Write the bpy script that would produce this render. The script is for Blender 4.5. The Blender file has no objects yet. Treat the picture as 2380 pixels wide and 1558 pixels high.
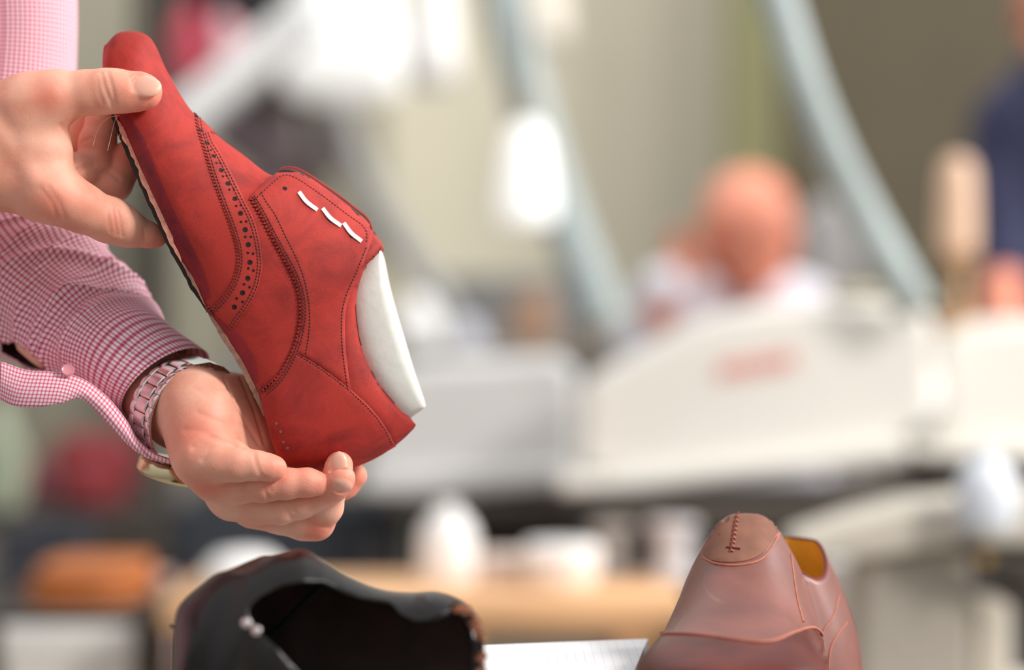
import bpy, bmesh, math, random
import numpy as np
from mathutils import Vector, Matrix
from mathutils.bvhtree import BVHTree
from mathutils.geometry import delaunay_2d_cdt

random.seed(7)
rng = np.random.default_rng(7)
scene = bpy.context.scene
COL = scene.collection

# ------------------------------------------------------------------ camera
F = 85.0 / 36.0 * 2380.0          # focal length in pixels of the 2380x1558 frame
CX, CY = 1190.0, 779.0
CAMZ = 1.0
Y0 = 1.37                         # distance of the held shoe
K = Y0 / F                        # metres per pixel at that distance
cam_d = bpy.data.cameras.new('camera')
cam_d.sensor_width = 36.0
cam_d.lens = 85.0
cam_d.clip_start = 0.05
cam_d.dof.use_dof = True
cam_d.dof.focus_distance = 1.335
cam_d.dof.aperture_fstop = 2.4
cam = bpy.data.objects.new('camera', cam_d)
cam.location = (0, 0, CAMZ)
cam.rotation_euler = (math.pi / 2, 0, 0)
COL.objects.link(cam)
scene.camera = cam

# ------------------------------------------------------------------ light
world = bpy.data.worlds.new('daylight')
scene.world = world
world.use_nodes = True
wb = world.node_tree.nodes['Background']
# bright overcast overhead, dimmer at the horizon, dark below
_wt = world.node_tree
_tc = _wt.nodes.new('ShaderNodeTexCoord'); _sx = _wt.nodes.new('ShaderNodeSeparateXYZ'); _rp = _wt.nodes.new('ShaderNodeValToRGB')
_mr = _wt.nodes.new('ShaderNodeMapRange'); _mr.inputs[1].default_value = -1; _mr.inputs[2].default_value = 1
_wt.links.new(_tc.outputs['Generated'], _sx.inputs[0]); _wt.links.new(_sx.outputs['Z'], _mr.inputs[0]); _wt.links.new(_mr.outputs[0], _rp.inputs['Fac'])
_rp.color_ramp.elements[0].position = 0.40; _rp.color_ramp.elements[0].color = (0.22, 0.21, 0.20, 1)
_rp.color_ramp.elements[1].position = 0.78; _rp.color_ramp.elements[1].color = (0.96, 0.98, 1.0, 1)
_e = _rp.color_ramp.elements.new(0.52); _e.color = (0.52, 0.52, 0.52, 1)
_wt.links.new(_rp.outputs['Color'], wb.inputs[0])
wb.inputs[1].default_value = 0.85

def area_light(name, loc, target, size, power, color=(1, 1, 1)):
    d = bpy.data.lights.new(name, 'AREA')
    d.shape = 'RECTANGLE'
    d.size, d.size_y = size
    d.energy = power
    d.color = color
    o = bpy.data.objects.new(name, d)
    o.location = loc
    o.rotation_euler = (Vector(target) - Vector(loc)).to_track_quat('-Z', 'Y').to_euler()
    COL.objects.link(o)
    return o

area_light('window_light_front', (2.45, 0.08, 2.75), (-0.1, 1.37, 1.0), (0.7, 0.7), 98, (1.0, 0.96, 0.91))
area_light('fill_light_hall', (4.5, 3.0, 3.6), (0.6, 5.0, 1.0), (2.5, 2.5), 300, (1.0, 0.98, 0.95))  # added fill for the hall; no window is known there
area_light('fill_light_back', (-0.6, 5.2, 4.4), (0.9, 8.0, 1.2), (2.0, 1.5), 85, (1.0, 0.98, 0.95))  # added fill that brightens the back wall, not a known window

scene.view_settings.view_transform = 'Standard'
scene.view_settings.look = 'None'
scene.view_settings.gamma = 1.0
scene.view_settings.use_curve_mapping = False
scene.view_settings.exposure = 0.0
scene.cycles.use_denoising = True
scene.cycles.max_bounces = 6

# ------------------------------------------------------------------ helpers
def P(px, py, d):
    """the point that stands at pixel (px, py) of the frame, d metres from the camera"""
    return Vector(((px - CX) / F * d, d, CAMZ - (py - CY) / F * d))

def Q(px, py, dz=0.0):
    """the same, with the distance counted in held-shoe pixels from the shoe's own plane"""
    return P(px, py, Y0 + dz * K)

def s2l(c):
    return tuple(((v / 255.0) / 12.92 if v / 255.0 <= 0.04045 else ((v / 255.0 + 0.055) / 1.055) ** 2.4) for v in c)

def tag(o, label, cat, group=None, kind=None):
    if label: o['label'] = label
    if cat: o['category'] = cat
    if group: o['group'] = group
    if kind: o['kind'] = kind
    return o

def empty(name, loc, label, cat, group=None):
    o = bpy.data.objects.new(name, None)
    o.location = loc
    o.empty_display_size = 0.05
    COL.objects.link(o)
    return tag(o, label, cat, group)

def mesh_obj(name, verts, faces, mats, parent=None, smooth=True, uvs=None):
    me = bpy.data.meshes.new(name)
    me.from_pydata([tuple(v) for v in verts], [], [tuple(f) for f in faces])
    if not isinstance(mats, (list, tuple)): mats = [mats]
    for m in mats: me.materials.append(m)
    if smooth and len(me.polygons):
        me.polygons.foreach_set('use_smooth', [True] * len(me.polygons))
    if uvs is not None:
        ul = me.uv_layers.new(name='UVMap')
        li = np.empty(len(me.loops), dtype=np.int32)
        me.loops.foreach_get('vertex_index', li)
        ul.data.foreach_set('uv', np.asarray(uvs, dtype=np.float32)[li].ravel())
    me.update()
    o = bpy.data.objects.new(name, me)
    COL.objects.link(o)
    if parent is not None:
        o.parent = parent
        w, q = Vector((0, 0, 0)), parent
        while q is not None: w += Vector(q.location); q = q.parent
        o.location = -w                # vertices are given in world coordinates
    return o

def fix_normals(o):
    bm = bmesh.new(); bm.from_mesh(o.data)
    bmesh.ops.recalc_face_normals(bm, faces=bm.faces)
    bm.to_mesh(o.data); bm.free()

class MB:
    """collects shapes that become one mesh object"""
    def __init__(self):
        self.v, self.f = [], []
    def add(self, vs, fs):
        n = len(self.v)
        self.v += [Vector(v) for v in vs]
        self.f += [tuple(i + n for i in f) for f in fs]
        return self
    def box(self, c, s, rot=None, bev=0.0):
        bm = bmesh.new()
        bmesh.ops.create_cube(bm, size=1.0)
        for v in bm.verts: v.co = Vector((v.co.x * s[0], v.co.y * s[1], v.co.z * s[2]))
        if bev > 0:
            bmesh.ops.bevel(bm, geom=bm.edges[:] , offset=bev, segments=3, affect='EDGES', profile=0.5)
        bm.verts.index_update()
        m = rot if rot is not None else Matrix.Identity(3)
        self.add([m @ v.co + Vector(c) for v in bm.verts], [[v.index for v in f.verts] for f in bm.faces])
        bm.free()
        return self
    def tube(self, pts, r, n=12, cap=True):
        pts = [Vector(p) for p in pts]
        rs = r if isinstance(r, (list, tuple, np.ndarray)) else [r] * len(pts)
        rings = []
        up = None
        for i, p in enumerate(pts):
            t = (pts[min(i + 1, len(pts) - 1)] - pts[max(i - 1, 0)]).normalized()
            if up is None:
                up = t.orthogonal().normalized()
            up = (up - t * up.dot(t))
            up = up.normalized() if up.length > 1e-6 else t.orthogonal().normalized()
            w = t.cross(up)
            rings.append([p + (up * math.cos(a) + w * math.sin(a)) * rs[i] for a in [2 * math.pi * k / n for k in range(n)]])
        vs = [v for rg in rings for v in rg]
        fs = []
        for i in range(len(pts) - 1):
            for k in range(n):
                a, b = i * n + k, i * n + (k + 1) % n
                fs.append((a, b, b + n, a + n))
        if cap:
            fs.append(tuple(range(n))[::-1]); fs.append(tuple((len(pts) - 1) * n + k for k in range(n)))
        return self.add(vs, fs)
    def lathe(self, prof, base, axis=(0, 0, 1), n=28, sx=1.0):
        """prof: (radius, height) pairs about an axis through base"""
        ax = Vector(axis).normalized()
        u = ax.orthogonal().normalized()
        if abs(ax.z) > 0.99: u = Vector((1, 0, 0))
        w = ax.cross(u)
        vs, fs = [], []
        for r, h in prof:
            for k in range(n):
                a = 2 * math.pi * k / n
                vs.append(Vector(base) + ax * h + u * (r * sx * math.cos(a)) + w * (r * math.sin(a)))
        for i in range(len(prof) - 1):
            for k in range(n):
                a, b = i * n + k, i * n + (k + 1) % n
                fs.append((a, b, b + n, a + n))
        fs.append(tuple(range(n))[::-1]); fs.append(tuple((len(prof) - 1) * n + k for k in range(n)))
        return self.add(vs, fs)
    def prism(self, pts, vec):
        """closed outline pts extruded by vec"""
        n = len(pts)
        vs = [Vector(p) for p in pts] + [Vector(p) + Vector(vec) for p in pts]
        fs = [tuple(range(n)), tuple(range(2 * n - 1, n - 1, -1))]
        for i in range(n):
            j = (i + 1) % n
            fs.append((i, i + n, j + n, j))
        return self.add(vs, fs)
    def build(self, name, mat, parent=None, smooth=True, bevel=0.0, angle=0.7):
        o = mesh_obj(name, self.v, self.f, mat, parent, False)
        fix_normals(o)
        if bevel > 0:
            b = o.modifiers.new('bevel', 'BEVEL'); b.width = bevel; b.segments = 3; b.limit_method = 'ANGLE'
        if smooth:
            for p in o.data.polygons: p.use_smooth = True
            bm = bmesh.new(); bm.from_mesh(o.data)
            for e in bm.edges:
                if len(e.link_faces) == 2 and e.calc_face_angle(0) > angle: e.smooth = False
            bm.to_mesh(o.data); bm.free()
        return o

def catmull(pts, n):
    """n points on a Catmull-Rom curve through pts (any number of columns)"""
    a = np.asarray(pts, float)
    if a.ndim == 1: a = a[:, None]
    m = len(a)
    e = np.vstack([2 * a[0] - a[1], a, 2 * a[-1] - a[-2]])
    out = []
    for x in np.linspace(0, m - 1, n):
        i = min(int(x), m - 2); t = x - i
        p0, p1, p2, p3 = e[i], e[i + 1], e[i + 2], e[i + 3]
        out.append(0.5 * ((2 * p1) + (-p0 + p2) * t + (2 * p0 - 5 * p1 + 4 * p2 - p3) * t * t + (-p0 + 3 * p1 - 3 * p2 + p3) * t ** 3))
    return np.array(out)

def resample(pts, step):
    """polyline points at equal spacing"""
    a = np.asarray(pts, float)
    d = np.r_[0, np.cumsum(np.linalg.norm(np.diff(a, axis=0), axis=1))]
    n = max(2, int(round(d[-1] / step)) + 1)
    q = np.linspace(0, d[-1], n)
    return np.stack([np.interp(q, d, a[:, k]) for k in range(a.shape[1])], 1)

def smooth_line(pts, step):
    return resample(catmull(pts, len(pts) * 14), step)

# ------------------------------------------------------------------ solids from distance fields
def smin(a, b, k):
    h = np.maximum(k - np.abs(a - b), 0) / k
    return np.minimum(a, b) - h * h * k * 0.25

class Field:
    def __init__(self, lo, hi, h):
        self.lo = np.array(lo, float); self.h = h
        self.n = np.ceil((np.array(hi, float) - self.lo) / h).astype(int) + 1
        self.ax = [self.lo[i] + np.arange(self.n[i]) * h for i in range(3)]
    def new(self):
        return np.full(self.n, 1.0, dtype=np.float32)
    def _box(self, lo, hi):
        i0 = np.clip(((lo - self.lo) / self.h).astype(int), 0, self.n)
        i1 = np.clip(((hi - self.lo) / self.h).astype(int) + 2, 0, self.n)
        return i0, i1
    def cone(self, D, a, b, ra, rb, k, cut=False):
        """blend a round cone from a to b into D (or carve it out)"""
        a, b = np.array(a, float), np.array(b, float)
        m = max(ra, rb) + 2.5 * k + 3 * self.h
        i0, i1 = self._box(np.minimum(a, b) - m, np.maximum(a, b) + m)
        if np.any(i1 <= i0): return
        x = self.ax[0][i0[0]:i1[0], None, None] - a[0]
        y = self.ax[1][None, i0[1]:i1[1], None] - a[1]
        z = self.ax[2][None, None, i0[2]:i1[2]] - a[2]
        d = b - a; L = max(float(d @ d), 1e-12)
        t = np.clip((x * d[0] + y * d[1] + z * d[2]) / L, 0, 1)
        s = np.sqrt((x - t * d[0]) ** 2 + (y - t * d[1]) ** 2 + (z - t * d[2]) ** 2) - (ra + (rb - ra) * t)
        self._mix(D, s, i0, i1, k, cut)
    def ball(self, D, c, r, k, M=None, cut=False):
        """blend an ellipsoid of radii r, turned by M, into D"""
        c, r = np.array(c, float), np.array(r, float)
        m = r.max() + 2.5 * k + 3 * self.h
        i0, i1 = self._box(c - m, c + m)
        if np.any(i1 <= i0): return
        X = np.stack(np.meshgrid(*[self.ax[j][i0[j]:i1[j]] - c[j] for j in range(3)], indexing='ij'), -1)
        if M is not None: X = X @ np.array(M, float)     # columns of M are the axes
        q = np.linalg.norm(X / r, axis=-1)
        g = np.linalg.norm(X / (r * r), axis=-1) + 1e-9
        s = np.where(q > 1e-6, q * (q - 1) / g, -r.min())
        self._mix(D, s, i0, i1, k, cut)
    def _mix(self, D, s, i0, i1, k, cut):
        S = np.s_[i0[0]:i1[0], i0[1]:i1[1], i0[2]:i1[2]]
        D[S] = -smin(-D[S], s, k) if cut else smin(D[S], s, k)
    def mesh(self, D):
        """naive surface nets"""
        V = D
        nx, ny, nz = V.shape
        neg = V < 0
        cnt = np.zeros((nx - 1, ny - 1, nz - 1), dtype=np.int8)
        offs = [(i, j, k) for i in (0, 1) for j in (0, 1) for k in (0, 1)]
        for i, j, k in offs:
            cnt += neg[i:nx - 1 + i, j:ny - 1 + j, k:nz - 1 + k]
        act = (cnt > 0) & (cnt < 8)
        idx = np.argwhere(act)
        cid = np.full(act.shape, -1, dtype=np.int64)
        cid[act] = np.arange(len(idx))
        val = {o: V[idx[:, 0] + o[0], idx[:, 1] + o[1], idx[:, 2] + o[2]] for o in offs}
        acc = np.zeros((len(idx), 3)); num = np.zeros(len(idx))
        for a in range(len(offs)):
            for b in range(a + 1, len(offs)):
                oa, ob = np.array(offs[a]), np.array(offs[b])
                if np.abs(oa - ob).sum() != 1: continue
                va, vb = val[offs[a]], val[offs[b]]
                x = (va < 0) != (vb < 0)
                t = np.where(x, va / np.where(x, va - vb, 1), 0)
                p = oa[None] + t[:, None] * (ob - oa)[None]
                acc[x] += p[x]; num[x] += 1
        verts = self.lo + (idx + acc / num[:, None]) * self.h
        faces = []
        for ax in range(3):
            u, w = [(1, 2), (2, 0), (0, 1)][ax]
            sl0 = [slice(None)] * 3; sl1 = [slice(None)] * 3
            sl0[ax] = slice(0, -1); sl1[ax] = slice(1, None)
            s0, s1 = neg[tuple(sl0)], neg[tuple(sl1)]
            e = np.argwhere(s0 != s1)
            ok = (e[:, u] > 0) & (e[:, w] > 0) & (e[:, u] < V.shape[u] - 1) & (e[:, w] < V.shape[w] - 1)
            e = e[ok]
            flip = s0[e[:, 0], e[:, 1], e[:, 2]]
            def c(du, dw):
                g = e.copy(); g[:, u] -= du; g[:, w] -= dw
                return cid[g[:, 0], g[:, 1], g[:, 2]]
            q = np.stack([c(1, 1), c(0, 1), c(0, 0), c(1, 0)], 1)
            q[~flip] = q[~flip][:, ::-1]
            faces.append(q)
        fc = np.vstack(faces)
        used = np.unique(fc); mp = np.full(len(verts), -1); mp[used] = np.arange(len(used))
        return verts[used], mp[fc]

def relax(verts, faces, it=2, lam=0.5):
    v = verts.copy()
    e = np.vstack([faces[:, [0, 1]], faces[:, [1, 2]], faces[:, [2, 3]], faces[:, [3, 0]]])
    for _ in range(it):
        acc = np.zeros_like(v); n = np.zeros(len(v))
        np.add.at(acc, e[:, 0], v[e[:, 1]]); np.add.at(acc, e[:, 1], v[e[:, 0]])
        np.add.at(n, e[:, 0], 1); np.add.at(n, e[:, 1], 1)
        v += lam * (acc / np.maximum(n, 1)[:, None] - v)
    return v

# ------------------------------------------------------------------ materials
class NT:
    """short-hand for building a node material"""
    def __init__(self, name):
        self.m = bpy.data.materials.new(name); self.m.use_nodes = True
        self.t = self.m.node_tree
        self.b = self.t.nodes['Principled BSDF']
    def n(self, kind, **kw):
        x = self.t.nodes.new(kind)
        for k, v in kw.items():
            if k.startswith('i_'): x.inputs[k[2:].replace('_', ' ')].default_value = v
            else: setattr(x, k, v)
        return x
    def l(self, a, b): self.t.links.new(a, b)

def mat(name, rgb, rough=0.5, metal=0.0, var=0.10, scale=60.0, bump=0.0, spec=0.5, coat=0.0, sheen=0.0, emit=None, trans=0.0):
    """plain surface with a little mottling; rgb is the look in 0-255"""
    k = NT(name)
    b = k.b
    base = s2l(rgb)
    tc = k.n('ShaderNodeTexCoord')
    nz = k.n('ShaderNodeTexNoise'); nz.inputs['Scale'].default_value = scale; nz.inputs['Detail'].default_value = 4
    k.l(tc.outputs['Object'], nz.inputs['Vector'])
    cr = k.n('ShaderNodeValToRGB')
    cr.color_ramp.elements[0].position = 0.3; cr.color_ramp.elements[1].position = 0.7
    cr.color_ramp.elements[0].color = (*[v * (1 - var) for v in base], 1)
    cr.color_ramp.elements[1].color = (*[min(1, v * (1 + var)) for v in base], 1)
    k.l(nz.outputs['Fac'], cr.inputs['Fac'])
    k.l(cr.outputs['Color'], b.inputs['Base Color'])
    b.inputs['Roughness'].default_value = rough
    b.inputs['Metallic'].default_value = metal
    b.inputs['Specular IOR Level'].default_value = spec
    b.inputs['Coat Weight'].default_value = coat
    b.inputs['Sheen Weight'].default_value = sheen
    b.inputs['Transmission Weight'].default_value = trans
    if emit:
        b.inputs['Emission Color'].default_value = (*s2l(emit[0]), 1)
        b.inputs['Emission Strength'].default_value = emit[1]
    if bump > 0:
        bp = k.n('ShaderNodeBump'); bp.inputs['Strength'].default_value = bump; bp.inputs['Distance'].default_value = 0.001
        k.l(nz.outputs['Fac'], bp.inputs['Height']); k.l(bp.outputs['Normal'], b.inputs['Normal'])
    return k.m

def nubuck(name, lo, hi, rough=0.72, grain=1400.0, blotch=38.0):
    k = NT(name); b = k.b
    tc = k.n('ShaderNodeTexCoord')
    n1 = k.n('ShaderNodeTexNoise'); n1.inputs['Scale'].default_value = blotch; n1.inputs['Detail'].default_value = 6; n1.inputs['Roughness'].default_value = 0.62; n1.inputs['Distortion'].default_value = 0.6
    n2 = k.n('ShaderNodeTexNoise'); n2.inputs['Scale'].default_value = grain; n2.inputs['Detail'].default_value = 3
    for x in (n1, n2): k.l(tc.outputs['Object'], x.inputs['Vector'])
    cr = k.n('ShaderNodeValToRGB')
    cr.color_ramp.elements[0].position = 0.28; cr.color_ramp.elements[1].position = 0.56
    cr.color_ramp.elements[0].color = (*s2l(lo), 1); cr.color_ramp.elements[1].color = (*s2l(hi), 1)
    k.l(n1.outputs['Fac'], cr.inputs['Fac'])
    mx = k.n('ShaderNodeMix', data_type='RGBA', blend_type='MULTIPLY'); mx.inputs[0].default_value = 0.35
    c2 = k.n('ShaderNodeValToRGB'); c2.color_ramp.elements[0].position = 0.3; c2.color_ramp.elements[1].position = 0.6
    c2.color_ramp.elements[0].color = (0.55, 0.5, 0.5, 1); c2.color_ramp.elements[1].color = (1, 1, 1, 1)
    k.l(n2.outputs['Fac'], c2.inputs['Fac'])
    k.l(cr.outputs['Color'], mx.inputs[6]); k.l(c2.outputs['Color'], mx.inputs[7])
    k.l(mx.outputs[2], b.inputs['Base Color'])
    b.inputs['Roughness'].default_value = rough
    b.inputs['Specular IOR Level'].default_value = 0.35
    b.inputs['Sheen Weight'].default_value = 0.15; b.inputs['Sheen Roughness'].default_value = 0.5
    b.inputs['Sheen Tint'].default_value = (*s2l(hi), 1)
    bp = k.n('ShaderNodeBump'); bp.inputs['Strength'].default_value = 0.25; bp.inputs['Distance'].default_value = 0.0004
    k.l(n2.outputs['Fac'], bp.inputs['Height']); k.l(bp.outputs['Normal'], b.inputs['Normal'])
    return k.m

def skin_mat():
    k = NT('skin'); b = k.b
    tc = k.n('ShaderNodeTexCoord')
    n1 = k.n('ShaderNodeTexNoise'); n1.inputs['Scale'].default_value = 42; n1.inputs['Detail'].default_value = 4
    n2 = k.n('ShaderNodeTexVoronoi'); n2.inputs['Scale'].default_value = 1100
    n3 = k.n('ShaderNodeTexNoise'); n3.inputs['Scale'].default_value = 260; n3.inputs['Detail'].default_value = 5; n3.inputs['Distortion'].default_value = 1.2
    for x in (n1, n2, n3): k.l(tc.outputs['Object'], x.inputs['Vector'])
    cr = k.n('ShaderNodeValToRGB')
    cr.color_ramp.elements[0].position = 0.32; cr.color_ramp.elements[1].position = 0.68
    cr.color_ramp.elements[0].color = (*s2l((228, 152, 127)), 1); cr.color_ramp.elements[1].color = (*s2l((242, 184, 160)), 1)
    k.l(n1.outputs['Fac'], cr.inputs['Fac'])
    at = k.n('ShaderNodeAttribute', attribute_name='flush')
    mx = k.n('ShaderNodeMix', data_type='RGBA'); mx.inputs[7].default_value = (*s2l((232, 130, 108)), 1)
    k.l(at.outputs['Fac'], mx.inputs[0]); k.l(cr.outputs['Color'], mx.inputs[6])
    a2 = k.n('ShaderNodeAttribute', attribute_name='nail')
    m2 = k.n('ShaderNodeMix', data_type='RGBA'); m2.inputs[7].default_value = (*s2l((236, 178, 156)), 1)
    k.l(a2.outputs['Fac'], m2.inputs[0]); k.l(mx.outputs[2], m2.inputs[6])
    k.l(m2.outputs[2], b.inputs['Base Color'])
    mr = k.n('ShaderNodeMapRange'); mr.inputs[3].default_value = 0.52; mr.inputs[4].default_value = 0.36
    k.l(a2.outputs['Fac'], mr.inputs[0]); k.l(mr.outputs[0], b.inputs['Roughness'])
    b.inputs['Specular IOR Level'].default_value = 0.4
    b.inputs['Subsurface Weight'].default_value = 0.25
    b.inputs['Subsurface Radius'].default_value = (1.0, 0.35, 0.2)
    b.inputs['Subsurface Scale'].default_value = 0.004
    sm = k.n('ShaderNodeMath', operation='ADD')
    k.l(n2.outputs['Distance'], sm.inputs[0]); k.l(n3.outputs['Fac'], sm.inputs[1])
    inv = k.n('ShaderNodeMath', operation='SUBTRACT'); inv.inputs[0].default_value = 1.0
    k.l(a2.outputs['Fac'], inv.inputs[1])
    st = k.n('ShaderNodeMath', operation='MULTIPLY'); st.inputs[1].default_value = 0.15
    k.l(inv.outputs[0], st.inputs[0])
    bp = k.n('ShaderNodeBump'); bp.inputs['Distance'].default_value = 0.0006
    k.l(st.outputs[0], bp.inputs['Strength'])
    k.l(sm.outputs[0], bp.inputs['Height']); k.l(bp.outputs['Normal'], b.inputs['Normal'])
    return k.m

def gingham_mat(name, pitch=0.0025, pink=(192, 58, 94), white=(250, 234, 238)):
    """small woven check drawn on the cloth's own UV (metres)"""
    k = NT(name); b = k.b
    uv = k.n('ShaderNodeUVMap', uv_map='UVMap')
    sp = k.n('ShaderNodeSeparateXYZ'); k.l(uv.outputs[0], sp.inputs[0])
    outs = []
    for ax in (0, 1):
        m = k.n('ShaderNodeMath', operation='MULTIPLY'); m.inputs[1].default_value = 2 * math.pi / pitch
        k.l(sp.outputs[ax], m.inputs[0])
        s = k.n('ShaderNodeMath', operation='SINE'); k.l(m.outputs[0], s.inputs[0])
        r = k.n('ShaderNodeMapRange'); r.inputs[1].default_value = -0.05; r.inputs[2].default_value = 0.65
        k.l(s.outputs[0], r.inputs[0]); outs.append(r)
    ad = k.n('ShaderNodeMath', operation='ADD'); k.l(outs[0].outputs[0], ad.inputs[0]); k.l(outs[1].outputs[0], ad.inputs[1])
    hf = k.n('ShaderNodeMath', operation='MULTIPLY'); hf.inputs[1].default_value = 0.5; k.l(ad.outputs[0], hf.inputs[0])
    cr = k.n('ShaderNodeValToRGB')
    mid = tuple(int(0.45 * w + 0.55 * p) for w, p in zip(white, pink))
    cr.color_ramp.elements[0].color = (*s2l(white), 1)
    cr.color_ramp.elements[1].color = (*s2l(pink), 1)
    e = cr.color_ramp.elements.new(0.5); e.color = (*s2l(mid), 1)
    k.l(hf.outputs[0], cr.inputs['Fac']); k.l(cr.outputs['Color'], b.inputs['Base Color'])
    b.inputs['Roughness'].default_value = 0.85
    b.inputs['Specular IOR Level'].default_value = 0.2
    b.inputs['Sheen Weight'].default_value = 0.1
    return k.m
# ================================================================== the workshop
def struct(o): o['kind'] = 'structure'; return o
M_WALL = mat('cream_plaster', (205, 198, 178), 0.9, var=0.03, scale=3)
M_GREYW = mat('grey_green_plaster', (146, 141, 125), 0.9, var=0.05, scale=3)
M_BROWNW = mat('brown_olive_paint', (84, 75, 57), 0.8, var=0.06, scale=4)
M_FLOOR = mat('concrete_floor', (120, 114, 106), 0.7, var=0.12, scale=5)
mb = MB(); mb.box((0.5, 5.0, -0.05), (9.0, 11.0, 0.1)); struct(mb.build('floor', M_FLOOR, smooth=False))
mb = MB(); mb.box((1.2, 8.06, 1.5), (4.7, 0.12, 3.0)); struct(mb.build('wall_back', M_WALL, smooth=False))
# darker bay of the back wall on the right, one step forward
mb = MB(); mb.box((2.25, 7.70, 1.5), (2.9, 0.60, 3.0)); struct(mb.build('wall_right', M_BROWNW, smooth=False))
a, b = Vector((-1.55, 6.2, 0)), Vector((-0.42, 8.0, 0))
a2 = a + (a - b) * 1.2
mb = MB(); mb.prism([a2, b, b + Vector((0, 0.12, 0)), a2 + Vector((-0.1, 0.12, 0))], (0, 0, 3.0)); struct(mb.build('wall_left', M_GREYW, smooth=False))
# olive painted post at the corner of the bay
mb = MB(); mb.box((0.73, 7.38, 1.5), (0.16, 0.10, 3.0), None, 0.01); struct(mb.build('trim_1', mat('olive_paint', (118, 116, 80), 0.7, var=0.04), smooth=False))
# ================================================================== the red derby shoe in the hands
M_RED = nubuck('red_nubuck', (134, 34, 32), (178, 49, 40))
M_RED2 = nubuck('red_nubuck_panel', (140, 38, 35), (184, 54, 45))
M_EDGE = mat('shaded_cut_edge', (104, 36, 34), 0.8, var=0.25, scale=500)  # cut edge, with the shadow along panel rims put into the colour
M_FEATHER = nubuck('burnished_shaded_leather', (98, 24, 40), (150, 36, 42), rough=0.42)
M_THREAD = mat('dark_stitch_thread', (88, 36, 32), 0.7)
M_HOLE = mat('hole_shade_dark', (34, 12, 12), 0.9, var=0)
M_SOLE = mat('dark_sole_board', (44, 26, 24), 0.7, var=0.3, scale=200)
M_PINK = mat('torn_pink_midsole', (222, 150, 128), 0.85, var=0.22, scale=320, bump=0.6)
M_TAN = mat('tan_insole_edge', (142, 102, 86), 0.85, var=0.25, scale=260, bump=0.5)
M_WHITE = mat('white_plastic', (222, 220, 212), 0.5, var=0.03, scale=160, bump=0.3)
M_STRIP = mat('white_fastening', (232, 224, 222), 0.5, var=0.02)
M_LINING = mat('dark_flap_lining', (70, 44, 40), 0.8)

shoe = empty('derby_shoe', Q(580, 620, 0), 'red nubuck derby shoe held upright in two hands, toe up', 'shoe')

ST_B = [(238,150),(240,178),(252,220),(266,262),(290,318),(322,395),(360,480),(402,570),(443,645),(484,722),(523,785),(560,845),(588,900),(608,945),(622,990),(634,1035),(650,1065),(674,1085),(702,1097)]
ST_T = [(243,106),(284,74),(347,86),(388,165),(441,252),(502,312),(566,360),(630,407),(700,412),(785,468),(856,532),(884,573),(846,625),(826,705),(838,805),(872,882),(908,930),(940,962),(967,988)]
ST_W = [16,82,114,135,155,170,182,187,184,174,164,154,147,143,140,132,114,78,4]
ST_TOP = [0,0,0,0,0,0,0,14,26,28,30,60,84,92,92,86,66,40,2]
ST_G = [0,0,0,0,0,0,0,0,0,0,0,0,0,0,3,8,18,30,38]
NS, NTT = 260, 64
SB = catmull(ST_B, NS); STT = catmull(ST_T, NS)
SW = np.maximum(catmull(ST_W, NS)[:, 0], 3); STP = np.maximum(catmull(ST_TOP, NS)[:, 0], 0); SG = np.maximum(catmull(ST_G, NS)[:, 0], 0)

def sect(t, W, top, sidx):
    wb, tm = 0.86 * W, 0.26
    if t < tm:
        x = t / tm; c = 0.42
        # flat tucked-under margin, then a crease, then the swelling side
        return wb + (W - wb) * (0.62 * x / c if x < c else 0.62 + 0.38 * math.sin(math.pi / 2 * (x - c) / (1 - c)))
    x = (t - tm) / (1 - tm)
    return top + (W - top) * (max(0, 1 - x ** 2.1)) ** (1 / 1.75)

def shoe_rows():
    near = np.zeros((NS, NTT, 3))
    ts = 1 - (1 - np.linspace(0, 1, NTT)) ** 1.7
    ts = 0.5 * ts + 0.5 * np.linspace(0, 1, NTT)
    for i in range(NS):
        b = np.array(Q(*SB[i], -0.86 * SW[i])); t_ = np.array(Q(*STT[i], -STP[i]))
        b[1] = Y0; t_[1] = Y0
        d = t_ - b; L = np.linalg.norm(d) + 1e-9
        # outward in the shoe plane, towards heel
        perp = np.array([-d[2], 0, d[0]]) / L
        if perp @ np.array([1, 0, -1.0]) < 0: perp = -perp
        for j, t in enumerate(ts):
            p = b + d * t + perp * SG[i] * K * 4 * t * (1 - t)
            p[1] = Y0 - sect(t, SW[i], STP[i], i) * K
            near[i, j] = p
    return near

near = shoe_rows()
far = near.copy(); far[:, :, 1] = 2 * Y0 - near[:, :, 1]
ring = np.concatenate([near, far[:, ::-1]], 1)          # bottom near .. top .. bottom far
NR = ring.shape[1]
vs = ring.reshape(-1, 3)
fs = []
for i in range(NS - 1):
    for j in range(NR):
        a, b = i * NR + j, i * NR + (j + 1) % NR
        fs.append((a, b, b + NR, a + NR))
fs.append(tuple(range(NR))[::-1]); fs.append(tuple((NS - 1) * NR + j for j in range(NR)))
upper = mesh_obj('vamp', vs, fs, M_RED, shoe)
fix_normals(upper)
BODY = BVHTree.FromPolygons([Vector(v) for v in vs], fs)
CAMP = Vector((0, 0, CAMZ))

def hit(tree, px, py, dz=0.0):
    d = (Q(px, py, 0) - CAMP).normalized()
    p, n, i, dist = tree.ray_cast(CAMP, d, 3.0)
    if p is None:
        p, n, i, dist = tree.find_nearest(Q(px, py, dz))
    if n.y > 0 and n.dot(d) > 0: n = -n
    return p, n

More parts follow.
